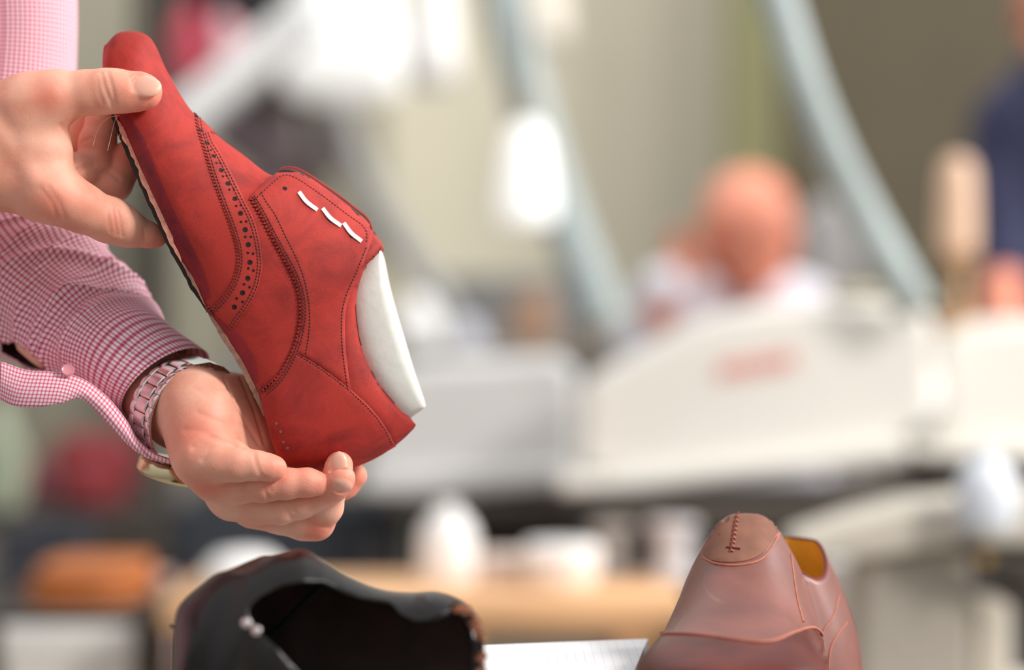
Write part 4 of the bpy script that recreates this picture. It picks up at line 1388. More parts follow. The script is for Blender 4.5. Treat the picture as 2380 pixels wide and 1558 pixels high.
# ---- sewing machines on their tables (blurred white shapes in the middle and right)
def machine(name, label, body, d, thick, m, table_z, wheel=None, logo=None, needle=None, bed=None):
    pts = np.array(body, float)
    o = empty(name, P(pts[:, 0].mean(), pts[:, 1].max(), d + thick / 2), label, 'sewing machine', 'sewing machines in the workshop')
    slab('machine_arm', body, d, thick, m, o, 0.02)
    if bed: slab('machine_bed', bed, d - 0.03, thick + 0.06, m, o, 0.01)
    if wheel:
        x, y, r, ax = wheel
        mb = MB(); R_ = px2m(r, d)
        mb.lathe([(0.0, -0.02), (R_ * .8, -0.02), (R_, -0.012), (R_, 0.012), (R_ * .8, 0.02), (0, 0.02)], P(x, y, d + thick / 2), ax, 30)
        w = mb.build('handwheel', M_WHITEP, o)
        mb = MB(); mb.lathe([(0.0, -0.03), (R_ * .3, -0.03), (R_ * .3, 0.03), (0, 0.03)], P(x, y, d + thick / 2), ax, 20); mb.build('wheel_hub', M_CHROME, w)
    if logo:
        mb = MB()
        for x0, y0, w_, h_ in logo:
            mb.box(P(x0 + w_ / 2, y0 + h_ / 2, d - 0.001), (px2m(w_, d), 0.003, px2m(h_, d)), None, 0.001)
        mb.build('red_lettering', M_RED_LOGO, o)
    if needle:
        x, y0, y1 = needle
        mb = MB(); mb.tube([P(x, y0, d + thick * .4), P(x, y1, d + thick * .4)], 0.006, 10)
        mb.tube([P(x, y1, d + thick * .4), P(x, y1 + 18, d + thick * .4)], 0.002, 8)
        mb.build('needle_bar', M_CHROME, o)
        mb = MB(); mb.box(P(x, y1 + 22, d + thick * .4), (0.03, 0.02, 0.006), None, 0.002); mb.build('presser_foot', M_CHROME, o)
    return o

machine('sewing_machine', 'large white sewing machine with red lettering in front of the seated worker',
        [(1352, 1092), (1352, 905), (1400, 868), (1500, 812), (1610, 752), (1720, 716), (1860, 704), (2040, 700), (2150, 712), (2178, 760), (2172, 940), (2120, 1010), (2030, 1040), (1700, 1090), (1480, 1112)],
        3.35, 0.20, M_MACH, 0.79, wheel=(2098, 905, 92, (0.35, -1, 0.1)), logo=[(1668, 842, 34, 40), (1708, 834, 30, 42), (1745, 828, 32, 42), (1784, 822, 26, 42), (1816, 816, 30, 40)], needle=(1420, 1040, 1092),
        bed=[(1300, 1150), (1300, 1108), (1480, 1098), (1900, 1050), (2060, 1024), (2110, 1030), (2110, 1072), (1900, 1096), (1500, 1142)])
machine('sewing_machine', 'light grey sewing machine behind the heel of the red shoe',
        [(850, 1120), (850, 905), (905, 860), (1010, 842), (1150, 836), (1290, 826), (1342, 850), (1342, 1090), (1230, 1112), (1000, 1130)],
        3.75, 0.22, M_MACHG, 0.79, wheel=(1010, 1020, 60, (-0.3, -1, 0.1)), needle=(1300, 1060, 1100),
        bed=[(840, 1152), (840, 1108), (1340, 1080), (1340, 1130), (1000, 1158)])
machine('sewing_machine', 'white sewing machine cut off by the right edge of the picture',
        [(2182, 1040), (2186, 800), (2230, 752), (2330, 742), (2620, 740), (2640, 1050), (2400, 1048)],
        3.55, 0.20, M_MACH, 0.79, wheel=(2240, 1010, 40, (0.2, -1, 0)), needle=(2260, 1030, 1060),
        bed=[(2120, 1062), (2120, 1036), (2640, 1030), (2640, 1074), (2400, 1078)])
def sew_table(label, x0, x1, ytop, d0, d1, leg_x):
    z = CAMZ - (ytop - CY) / F * d0
    a, b = P(x0, ytop, d0), P(x1, ytop, d0)
    o = empty('sewing_table', Vector(((a.x + b.x) / 2, (d0 + d1) / 2, 0)), label, 'table', 'sewing tables')
    mb = MB(); mb.box(((a.x + b.x) / 2, (d0 + d1) / 2, z - 0.02), (b.x - a.x, d1 - d0, 0.04), None, 0.006); mb.build('tabletop', M_DARKB, o)
    for x in (a.x + 0.06, b.x - 0.06):
        for y in (d0 + 0.06, d1 - 0.06):
            mb = MB(); mb.box((x, y, (z - 0.04) / 2), (0.05, 0.05, z - 0.04)); mb.build('leg', M_DARK, o, smooth=False)
    mb = MB(); mb.box(((a.x + b.x) / 2, d1 - 0.1, z - 0.14), (b.x - a.x - 0.1, 0.03, 0.2)); mb.build('apron', M_DARKB, o, smooth=False)  # dark board stands in for the shade under the tabletop
    return o
sew_table('dark sewing table under the large white machine with red lettering', 1380, 2140, 1168, 3.22, 3.70, None)
sew_table('dark sewing table under the light grey machine', 908, 1370, 1161, 3.71, 4.12, None)
sew_table('dark sewing table under the machine at the right edge', 2190, 2700, 1106, 3.45, 3.95, None)

# cream machine low on the right, arm on a broad column
o = empty('post_sewing_machine', Vector((P(2130, 1558, 2.65).x, 2.7, 0)), 'cream post machine with long arm at the lower right, behind the brown shoe', 'sewing machine')
slab('machine_arm', [(1850, 1292), (1858, 1262), (1990, 1214), (2160, 1172), (2420, 1150), (2620, 1150), (2620, 1270), (2260, 1268), (2140, 1282), (2010, 1300)], 2.6, 0.16, M_MACHC, o, 0.012)
slab('machine_column', [(2010, 1296), (2262, 1270), (2262, 2300), (1968, 2300)], 2.63, 0.12, mat('column_grey', (172, 164, 152), 0.5, var=0.03), o, 0.01)
slab('column_cover', [(2268, 1400), (2356, 1400), (2356, 2300), (2268, 2300)], 2.66, 0.10, M_MACHC, o, 0.01)
slab('drive_arm', [(2244, 1262), (2420, 1318), (2420, 1362), (2240, 1290)], 2.57, 0.03, M_DARKB, o, 0.005)
mb = MB(); mb.lathe([(0, -0.012), (0.006, -0.012), (0.006, 0.012), (0, 0.012)], P(2288, 1300, 2.565), (0, 1, 0), 20); mb.build('yellow_knob', mat('yellow_knob', (168, 130, 44), 0.4), o)
mb = MB(); mb.box((P(2130, 1558, 2.65).x, 2.72, 0.30), (0.40, 0.30, 0.60), None, 0.01); mb.build('pedestal', M_MACHC, o)
mb = MB(); mb.lathe([(0, 0), (0.026, 0), (0.031, 0.008), (0.031, 0.05), (0.024, 0.066), (0.013, 0.074), (0.013, 0.086), (0, 0.086)], P(2292, 1230, 2.56), (0, 0, 1), 26)
mb.build('oil_bottle', mat('bluish_white_plastic', (226, 232, 240), 0.3, var=0.02), o)  # bluish white bottle, made a part of the machine in front of the arm
mb = MB(); mb.box(P(1950, 1436, 2.8), (0.06, 0.03, 0.14), None, 0.01); pk = mb.build('white_guard', M_WHITEP); tag(pk, 'white guard plate beside the grey column of the cream machine', 'machine guard')
pk.location.z = 0.0

# ---- light wooden bench with white ware
o = empty('wooden_bench', Vector((-0.12, 3.1, 0)), 'light wooden bench running behind the black shoe', 'bench')
zb_ = CAMZ - (1392 - CY) / F * 2.9
xa, xb = P(372, 1392, 2.9).x, P(1600, 1392, 2.9).x
mb = MB(); mb.box(((xa + xb) / 2, 3.055, zb_ - 0.02), (xb - xa, 0.31, 0.04), None, 0.004); mb.build('bench_top', M_WOOD, o)
mb = MB(); mb.box(((xa + xb) / 2, 2.95, zb_ - 0.085), (xb - xa - 0.06, 0.03, 0.09)); mb.build('apron', M_GREYP, o, smooth=False)
for x in (xa + 0.06, (xa + xb) / 2 + 0.04, xb - 0.06):
    for y in (2.94, 3.17):
        mb = MB(); mb.box((x, y, (zb_ - 0.04) / 2), (0.05, 0.05, zb_ - 0.04)); mb.build('leg', M_WOOD, o, smooth=False)
mb = MB(); mb.box(((xa + xb) / 2, 3.06, zb_ - 0.24), (xb - xa - 0.08, 0.24, 0.02)); mb.build('shelf', mat('shelf_wood', (176, 148, 116), 0.6), o, smooth=False)
def ware(name, label, cat, cx_, ybase, d, prof, m, sx=1.0):
    mb = MB(); s = d / F
    p = P(cx_, ybase, d); p.z = zb_ + 0.0005
    mb.lathe([(r * s, h * s) for r, h in prof], p, (0, 0, 1), 30, sx)
    return tag(mb.build(name, m), label, cat)
ware('bottle', 'tall white bottle standing on the wooden bench', 'bottle', 1040, 1340, 3.08, [(0, 0), (62, 0), (68, 10), (68, 110), (50, 150), (26, 168), (26, 186), (0, 186)], M_WHITEP)
ware('glue_pot', 'wide white pot on the wooden bench right of the tall bottle', 'pot', 1305, 1330, 3.05, [(0, 0), (70, 0), (90, 30), (94, 80), (80, 98), (0, 98)], M_WHITEP)
ware('glue_pot', 'low pale pink-white tub between the bottle and the wide pot', 'pot', 1172, 1335, 3.12, [(0, 0), (60, 0), (66, 20), (64, 62), (0, 66)], mat('pale_tub', (226, 212, 204), 0.5))
ware('white_bowl', 'rounded white bowl on the bench behind the black shoe', 'bowl', 566, 1345, 3.0, [(0, 0), (92, 0), (100, 20), (92, 58), (60, 84), (0, 92)], M_WHITEP)
ware('spool', 'grey white spool on the bench under the white machine', 'spool', 1565, 1300, 3.12, [(0, 0), (58, 0), (58, 16), (44, 24), (44, 110), (58, 118), (58, 136), (0, 136)], mat('pale_grey_spool', (206, 202, 204), 0.5))
ware('spool', 'grey spool on the bench, left of the white-grey spool', 'spool', 1420, 1290, 3.14, [(0, 0), (52, 0), (52, 14), (40, 22), (40, 104), (52, 112), (52, 126), (0, 126)], mat('mid_grey_spool', (150, 146, 142), 0.5))

# store under the sewing tables, its dark colour standing in for their shade
o = empty('storage_cabinet', Vector((P(1250, 1200, 4.25).x, 4.25, 0)), 'dark brown cabinet in the shade under the sewing tables', 'cabinet')
a, b = P(1000, 1150, 4.2), P(1540, 1150, 4.2)
mb = MB(); mb.box(((a.x + b.x) / 2, 4.27, 0.36), (b.x - a.x, 0.2, 0.70), None, 0.006); mb.build('cabinet_body', M_DARKB, o)
for i in range(3):
    x = a.x + (b.x - a.x) * (i + .5) / 3
    dr = MB(); dr.box((x, 4.165, 0.40), ((b.x - a.x) / 3 - 0.02, 0.02, 0.56), None, 0.004); dr_ = dr.build('door', M_DARKB, o)
    h_ = MB(); h_.box((x + 0.05, 4.15, 0.5), (0.012, 0.02, 0.1), None, 0.003); h_.build('handle', M_DARK, dr_)
def bin_(label, x0, x1, y0, y1, d, depth, m, cat='storage bin', name='storage_bin'):
    o = empty(name, P((x0 + x1) / 2, y1, d + depth / 2), label, cat)
    a, b = P(x0, y0, d), P(x1, y1, d)
    t = 0.008
    w, h = b.x - a.x, a.z - b.z
    mb = MB()
    cx_, cz = (a.x + b.x) / 2, (a.z + b.z) / 2
    mb.box((cx_, d + t / 2, cz), (w, t, h), None, 0.003); mb.box((cx_, d + depth, cz), (w, t, h), None, 0.003)
    mb.box((a.x, d + depth / 2, cz), (t, depth, h), None, 0.003); mb.box((b.x, d + depth / 2, cz), (t, depth, h), None, 0.003)
    mb.box((cx_, d + depth / 2, b.z + t), (w, depth, t), None, 0.003)
    mb.build('bin_wall', m, o)
    mb = MB(); mb.box((cx_, d, a.z - 0.006), (w + 0.01, 0.016, 0.012), None, 0.003); mb.build('rim', m, o)
    return o
NAVY_L = [('navy storage bin under the holding hand', 400, 640, 0), ('navy storage bin right of the one under the hand', 655, 890, 1)]
for lb_, x0, x1, q in NAVY_L: bin_(lb_, x0, x1, 1180, 1500, 3.9, 0.35, M_NAVYBOX)
bin_('dark blue bin at the far left above the orange leather', 0, 200, 1235, 1480, 3.7, 0.3, mat('dark_blue_plastic', (56, 58, 66), 0.6))
bin_('dark brown bin between the two groups of blue bins', 230, 358, 1215, 1490, 3.76, 0.3, M_DARKB)
# low rack that carries the bins
o = empty('storage_rack', Vector((P(440, 1500, 3.95).x, 3.95, 0)), 'low dark rack carrying the blue and brown bins', 'rack')
a, b = P(-40, 1500, 3.85), P(888, 1500, 3.85)
mb = MB(); mb.box(((a.x + b.x) / 2, 4.0, 0.46), (b.x - a.x, 0.62, 0.02)); mb.build('shelf', M_DARK, o, smooth=False)
for x in (a.x, b.x):
    for y in (3.72, 4.28):
        mb = MB(); mb.box((x, y, 0.34), (0.03, 0.03, 0.68)); mb.build('post', M_DARK, o, smooth=False)
# upper shelf with cloth behind the arm
mb = MB(); mb.box(((a.x + b.x) / 2, 4.55, 0.66), (b.x - a.x + 0.3, 0.4, 0.03)); sh = mb.build('wall_shelf', M_DARKB, None, smooth=False); tag(sh, 'dark shelf carrying cloth rolls behind the bins', 'shelf')
def heap(name, label, cat, cx_, cy_, rx, ry, d, m, seed, base=None):
    """soft bundle: a lumpy rounded heap resting on its base"""
    bm = bmesh.new(); bmesh.ops.create_icosphere(bm, subdivisions=4, radius=1.0)
    r_ = np.random.default_rng(seed); ph = r_.random(6) * 6
    c = P(cx_, cy_, d); sx, sz = px2m(rx, d), px2m(ry, d)
    for v in bm.verts:
        p = v.co.copy()
        w = 1 + 0.10 * math.sin(4 * p.x + ph[0] + 2 * p.z) + 0.08 * math.sin(6 * p.z + ph[1] + 3 * p.y) + 0.05 * math.sin(9 * p.x + 5 * p.y + ph[2])
        z = max(p.z * w, -0.75)
        v.co = Vector((p.x * w * sx, p.y * w * sx * 0.7, z * sz)) + c
    V = [v.co.copy() for v in bm.verts]; Fc_ = [[v.index for v in f.verts] for f in bm.faces]; bm.free()
    if base is not None:
        dz = base - min(v.z for v in V)
        V = [v + Vector((0, 0, dz)) for v in V]
    return tag(mesh_obj(name, V, Fc_, m), label, cat)
SHZ = 0.676
heap('cloth_bundle', 'dark red cloth bundle on the shelf below the pink cuff', 'cloth', 215, 1080, 100, 110, 4.5, mat('dark_red_cloth', (140, 52, 56), 0.9, var=0.2), 1, SHZ)
heap('cloth_bundle', 'grey cloth bundle on the shelf behind the palm', 'cloth', 415, 1130, 80, 90, 4.5, mat('grey_cloth', (128, 120, 112), 0.9, var=0.12), 2, SHZ)
heap('cloth_bundle', 'pale green cloth bundle at the far left edge of the shelf', 'cloth', 0, 1110, 62, 140, 4.45, mat('pale_green_cloth', (168, 176, 152), 0.9, var=0.08), 3, SHZ)
heap('cloth_bundle', 'small pink cloth bundle left of the red one', 'cloth', 95, 1090, 34, 60, 4.62, mat('dusty_pink_cloth', (150, 86, 96), 0.9, var=0.1), 4, SHZ)
heap('leather_pile', 'brown leather pile on the shelf below the fingers', 'leather pile', 560, 1150, 80, 50, 4.55, mat('brown_leather_pile', (150, 110, 76), 0.8, var=0.15), 6, SHZ)

# low stand at the left with orange leather and a white box
LZ = CAMZ - (1412 - CY) / F * 3.1
o = empty('low_stand', Vector((P(165, 1412, 3.1).x, 3.2, 0)), 'low grey stand at the lower left with orange leather on top', 'stand')
a, b = P(-60, 1412, 3.05), P(386, 1412, 3.05)
mb = MB(); mb.box(((a.x + b.x) / 2, 3.22, LZ - 0.005), (b.x - a.x, 0.36, 0.010), None, 0.002); mb.build('top_board', M_DARKB, o)
mb = MB(); mb.box(((a.x + b.x) / 2, 3.22, LZ - 0.168), (b.x - a.x, 0.36, 0.010)); mb.build('shelf', M_DARKB, o, smooth=False)
for x in (a.x + .016, b.x - .016):
    for y in (3.06, 3.38):
        mb = MB(); mb.box((x, y, (LZ - 0.01) / 2), (0.03, 0.03, LZ - 0.01)); mb.build('leg', M_DARKB, o, smooth=False)
r_ = np.random.default_rng(5)
for i, (x0, x1, h) in enumerate(((40, 322, 0.016), (52, 330, 0.014), (70, 318, 0.013))):
    a, b = P(x0, 1400, 3.12), P(x1, 1400, 3.12)
    z = LZ + 0.001 + i * 0.0165
    V = []; n = 26
    for q in range(n):
        t = 2 * math.pi * q / n
        V.append(Vector(((a.x + b.x) / 2 + (b.x - a.x) / 2 * math.copysign(abs(math.cos(t)) ** 0.6, math.cos(t)) * (1 + 0.04 * r_.normal()), 3.22 + 0.12 * math.copysign(abs(math.sin(t)) ** 0.6, math.sin(t)), z)))
    mb = MB(); mb.prism(V, (0, 0, h)); lp = mb.build('leather_hide', M_WOODR, bevel=0.004)
    tag(lp, ('bottom orange leather sheet of the pile on the low stand', 'middle orange leather sheet of the pile on the low stand', 'top orange leather sheet of the pile on the low stand')[i], 'leather sheet', 'orange leather pile')
bx_ = MB(); a, b = P(-20, 1430, 3.0), P(306, 1510, 3.0)
o = empty('shoe_box', Vector(((a.x + b.x) / 2, 3.15, LZ - 0.162)), 'cream white shoe box on the lower shelf of the stand', 'box')
mb = MB(); mb.box(((a.x + b.x) / 2, 3.15, LZ - 0.162 + 0.055), (b.x - a.x - 0.012, 0.22, 0.11), None, 0.003); mb.build('box_body', mat('cream_card', (226, 220, 208), 0.7, var=0.02), o)
mb = MB(); mb.box(((a.x + b.x) / 2, 3.15, LZ - 0.162 + 0.128), (b.x - a.x - 0.006, 0.225, 0.036), None, 0.003); mb.build('lid', mat('white_card', (240, 236, 230), 0.7, var=0.02), o)
mb = MB(); mb.lathe([(0, 0), (0.022, 0), (0.024, 0.01), (0.024, 0.62), (0.018, 0.66), (0, 0.66)], (P(372, 1500, 3.46).x, 3.46, 0), (0, 0, 1), 20)
tag(mb.build('fabric_roll', mat('pale_pink_fabric', (214, 182, 172), 0.9, var=0.05)), 'pale pink fabric roll standing beside the low stand', 'fabric roll')

# ---- hoses hanging over the work places
def hose(label, pts, d, r_px, m=None):
    ln = catmull(pts, 40)
    o = empty('air_hose', P(pts[0][0], pts[0][1], d), label, 'hose', 'grey hoses hanging from above')
    mb = MB(); mb.tube([P(x, y, dd) for x, y, dd in ln], [px2m(r_px, dd) for x, y, dd in ln], 18); mb.build('hose_tube', m or M_HOSE, o)
    x, y, dd = ln[-1]
    mb = MB(); mb.tube([P(x - 8, y - 18, dd), P(x + 4, y + 10, dd)], px2m(r_px * 1.18, dd), 18); mb.build('coupling', M_GREYP, o)
hose('thick blue-grey hose curving down in front of the dark brown wall', [(1720, -320, 3.2), (1766, -140, 3.2), (1816, 20, 3.2), (1866, 180, 3.2), (1930, 340, 3.22), (2010, 500, 3.25), (2088, 640, 3.25), (2128, 712, 3.27)], 3.2, 44)
hose('blue-grey hose running behind the white pear-shaped lamp', [(1100, -320, 4.3), (1160, -60, 4.3), (1205, 140, 4.3), (1255, 330, 4.3), (1310, 500, 4.3), (1370, 650, 4.3), (1412, 760, 4.3)], 4.3, 52)
hose('pale grey hose hanging left of the lamps, above the red shoe', [(690, -280, 5.4), (730, 80, 5.4), (790, 280, 5.4), (860, 440, 5.4), (940, 580, 5.4), (1020, 700, 5.4), (1060, 780, 5.4)], 5.4, 34, mat('pale_grey_hose', (150, 150, 148), 0.6))

# ---- hanging lamps
def pendant(label, cx_, ytop, ybot, rmax, d, m, glow=None, cord_to=-330):
    o = empty('pendant_lamp', P(cx_, ytop, d), label, 'lamp', 'white hanging lamps')
    s = d / F; H_ = (ybot - ytop) * s; R_ = rmax * s
    pr = [(0, 0), (R_ * .55, H_ * .01), (R_ * .86, H_ * .05), (R_, H_ * .14), (R_ * .99, H_ * .26), (R_ * .88, H_ * .5), (R_ * .76, H_ * .7), (R_ * .6, H_ * .86), (R_ * .3, H_ * .97), (0, H_)]
    mb = MB(); mb.lathe(pr, P(cx_, ybot, d), (0, 0, 1), 32); mb.build('lamp_shade', m, o)
    p0 = P(cx_, ytop, d)
    mb = MB(); mb.tube([p0 - Vector((0, 0, .01)), p0 + Vector((0, 0, 0.05))], 0.02, 14); mb.build('socket', M_GREYP, o)
    mb = MB(); mb.tube([p0 + Vector((0, 0, 0.04)), P(cx_ - 6, cord_to, d)], 0.006, 8); mb.build('cord', M_GREYP, o)
M_GLOW = mat('lit_opal_glass', (250, 250, 248), 0.3, var=0.0, emit=((255, 252, 246), 0.4))
pendant('bright white pear-shaped lamp hanging over the middle', 1224, 270, 530, 70, 4.0, M_GLOW)
pendant('dimmer white lamp hanging higher, left of the pear-shaped one', 1004, -120, 205, 66, 5.0, M_LAMPW)
pendant('round pale lamp at the top edge above the pear-shaped lamp', 1270, -90, 110, 56, 5.6, mat('pale_shade', (226, 218, 204), 0.5), cord_to=-340)
pendant('big bright lamp at the top edge right of the red bundle', 800, -160, 240, 150, 5.2, M_GLOW)
# long white tube light, tilted
o = empty('tube_light', P(560, 150, 5.0), 'long white tube light slanting behind the toe of the red shoe', 'lamp')
p0, p1 = P(395, 300, 5.1), P(735, 20, 4.9)
dx_ = (p1 - p0).normalized(); w_ = Vector((0, 1, 0)); u_ = dx_.cross(w_).normalized()
rot = Matrix((dx_, w_, u_)).transposed()
mb = MB(); mb.box((p0 + p1) / 2 + Vector((0, 0.02, 0)), ((p1 - p0).length, 0.05, px2m(104, 5)), rot, 0.008); mb.build('housing', mat('pale_blue_white_enamel', (238, 240, 246), 0.4, var=0.02), o)
for s in (-1, 1):
    mb = MB(); q = (p0 + p1) / 2 + u_ * s * px2m(24, 5) + Vector((0, -0.02, 0)); mb.tube([q - dx_ * (p1 - p0).length * 0.46, q + dx_ * (p1 - p0).length * 0.46], px2m(14, 5), 14); mb.build('tube', M_GLOW, o)
mb = MB(); mb.tube([p1, p1 + Vector((0, 0, 0.5))], 0.004, 8); mb.tube([p0, p0 + Vector((0, 0, 0.75))], 0.004, 8); mb.build('cable', M_GREYP, o)
# things on the high rack at the upper left
RZ = CAMZ - (195 - CY) / F * 5.6
o = empty('high_rack', Vector((P(450, 195, 5.7).x, 5.75, 0)), 'dark high rack at the upper left with red bundles', 'rack')
a, b = P(330, 195, 5.6), P(720, 195, 5.6)
mb = MB(); mb.box(((a.x + b.x) / 2, 5.75, RZ - 0.015), (b.x - a.x, 0.34, 0.03)); mb.build('shelf', M_DARKB, o, smooth=False)
mb = MB(); mb.box(((a.x + b.x) / 2, 5.94, RZ + 0.26), (b.x - a.x, 0.02, 0.55)); mb.build('back_panel', M_DARK, o, smooth=False)
for x in (a.x, b.x):
    mb = MB(); mb.box((x, 5.75, 1.05), (0.03, 0.32, 2.1)); mb.build('upright', M_DARKB, o, smooth=False)
heap('cloth_bundle', 'pink-red cloth bundle on the high rack at the top left, beside the pale pink one', 'cloth', 436, 90, 44, 100, 5.62, mat('pink_red_cloth', (200, 66, 88), 0.9, var=0.15), 9, RZ + 0.001)
heap('cloth_bundle', 'pale pink cloth bundle at the top left beside the slanting tube light', 'cloth', 528, 100, 46, 96, 5.64, mat('pale_pink_cloth', (232, 178, 186), 0.9, var=0.08), 12, RZ + 0.001)
heap('cloth_bundle', 'small dark red cloth bundle at the top edge, right of the pink-red one', 'cloth', 622, 60, 40, 60, 5.66, mat('crimson_cloth', (150, 50, 60), 0.9, var=0.2), 10, RZ + 0.001)
# dark purple-grey press below the tube light
o = empty('press_machine', Vector((P(640, 400, 6.5).x, 6.5, 0)), 'dark purple-grey press machine behind the vamp of the red shoe', 'machine')
slab('press_head', [(470, 320), (560, 190), (700, 165), (770, 200), (800, 330), (760, 410), (600, 420)], 6.3, 0.3, mat('purple_grey_enamel', (116, 100, 106), 0.5, var=0.05), o, 0.03)
slab('press_column', [(540, 418), (760, 405), (780, 1655), (520, 1655)], 6.4, 0.25, mat('grey_column_enamel', (158, 156, 156), 0.5, var=0.04), o, 0.03)
mb = MB(); mb.lathe([(0, 0), (0.012, 0.01), (0.036, 0.07), (0.042, 0.15), (0.03, 0.2), (0, 0.21)], P(692, 345, 6.22), (0, 0, 1), 24); mb.build('guide_cone', mat('grey_cone', (172, 162, 160), 0.5), o)

# ---- small things standing on the sewing tables
TZL = CAMZ - (1158 - CY) / F * 3.66
def on(name, label, cat, cx_, ytop, ybase, d, prof, m, stand=None):
    """turned object between pixel rows ytop and ybase, prof in (radius px, 0..1)"""
    mb = MB(); s = d / F; h = (ybase - ytop) * s
    mb.lathe([(r * s, t * h) for r, t in prof], P(cx_, ybase, d), (0, 0, 1), 28)
    return tag(mb.build(name, m), label, cat)
WZ = 0.98
o = empty('back_counter', Vector((P(1120, 900, 5.0).x, 5.1, 0)), 'grey back counter along the middle of the workshop', 'counter')
a, b = P(880, 812, 4.85), P(1460, 812, 4.85)
cz_ = CAMZ - (812 - CY) / F * 4.85
mb = MB(); mb.box(((a.x + b.x) / 2, 5.1, cz_ - 0.02), (b.x - a.x, 0.5, 0.04), None, 0.004); mb.build('countertop', M_GREYP, o)
mb = MB(); mb.box(((a.x + b.x) / 2, 5.1, (cz_ - 0.04) / 2), (b.x - a.x - .06, 0.44, cz_ - 0.04)); mb.build('cabinet', M_GREYP, o, smooth=False)
on('thread_cone', 'white rounded cone on the back counter beside the white last', 'thread cone', 972, 686, 812, 4.95, [(0, 0), (66, 0), (68, .1), (60, .5), (40, .85), (18, 1), (0, 1)], M_WHITEP)
on('jar', 'tan brown jar on the back counter in the middle', 'jar', 1238, 676, 812, 4.95, [(0, 0), (50, 0), (52, .05), (52, .8), (40, .88), (44, .9), (44, 1), (0, 1)], mat('tan_jar', (186, 150, 124), 0.5, var=0.08))
on('bottle', 'brown bottle on the back counter near the seated worker', 'bottle', 1368, 700, 812, 4.9, [(0, 0), (26, 0), (27, .1), (26, .6), (10, .75), (10, 1), (0, 1)], mat('brown_glass', (160, 110, 72), 0.4))
on('thread_cone', 'lilac white cone left of the brown bottle', 'thread cone', 1090, 740, 812, 4.9, [(0, 0), (44, 0), (44, .1), (22, .9), (0, 1)], mat('lilac_thread', (226, 226, 238), 0.8))
o = empty('grey_cabinet', Vector((P(1110, 700, 5.9).x, 5.95, 0)), 'dark grey cabinet behind the back counter', 'cabinet')
a, b = P(1000, 655, 5.8), P(1350, 655, 5.8)
mb = MB(); mb.box(((a.x + b.x) / 2, 5.95, (CAMZ - (640 - CY) / F * 5.8) / 2), (b.x - a.x, 0.3, CAMZ - (640 - CY) / F * 5.8), None, 0.01); mb.build('cabinet_body', mat('dark_grey_enamel', (112, 112, 110), 0.5, var=0.04), o)
mb = MB(); mb.box(((a.x + b.x) / 2, 5.79, 0.55), (b.x - a.x - 0.06, 0.02, 0.9), None, 0.004); mb.build('door', mat('grey_enamel_door', (120, 120, 118), 0.5, var=0.04), o)
# peach thread cone on its stand at the right
o = empty('thread_stand', P(2232, 750, 3.6), 'thread stand behind the machine at the right edge', 'thread stand')
mb = MB(); mb.lathe([(0, 0), (0.036, 0), (0.036, 0.012), (0.012, 0.02), (0.008, 0.03), (0.008, 0.10), (0.030, 0.105), (0.030, 0.112), (0, 0.112)], P(2232, 768, 3.6), (0, 0, 1), 24); mb.build('stand_base', mat('tan_stand', (206, 160, 118), 0.5), o)
s = 3.6 / F
mb = MB(); zc = P(2225, 592, 3.6)
mb.lathe([(0, 0), (32 * s, 0), (44 * s, 10 * s), (47 * s, 40 * s), (45 * s, 130 * s), (42 * s, 190 * s), (34 * s, 216 * s), (16 * s, 228 * s), (0, 230 * s)], zc, (0, 0, 1), 30)
tag(mb.build('thread_cone', mat('peach_thread', (230, 192, 164), 0.8, var=0.03, scale=200)), 'tall peach thread cone on the stand beside the navy worker', 'thread cone')
mb = MB(); mb.tube([P(2232, 770, 3.6) + Vector((0, 0, .09)), zc + Vector((0, 0, 0.01))], 0.006, 10); mb.build('spindle', M_CHROME, o)
# grey machine housing behind the seated worker
o = empty('motor_housing', P(1930, 800, 5.6), 'grey motor housing behind the shoulder of the seated worker', 'machine')
slab('housing', [(1862, 1798), (1862, 520), (1890, 468), (1940, 450), (1985, 480), (2000, 560), (2000, 1798)], 5.5, 0.2, mat('mid_grey_enamel', (150, 147, 146), 0.5, var=0.03), o, 0.03)
slab('side_plate', [(1990, 1780), (1990, 600), (2120, 640), (2150, 1780)], 5.6, 0.2, mat('dark_grey_side', (110, 104, 96), 0.6), o, 0.02)
mb = MB(); mb.lathe([(0, 0), (0.03, 0), (0.045, 0.008), (0.035, 0.018), (0, 0.022)], P(1985, 699.5, 3.45), (0, 0, 1), 24, 1.0)
tag(mb.build('bobbin_tray', mat('olive_grey_tray', (172, 164, 140), 0.6)), 'olive-grey domed tray lying on top of the large white machine', 'tray')

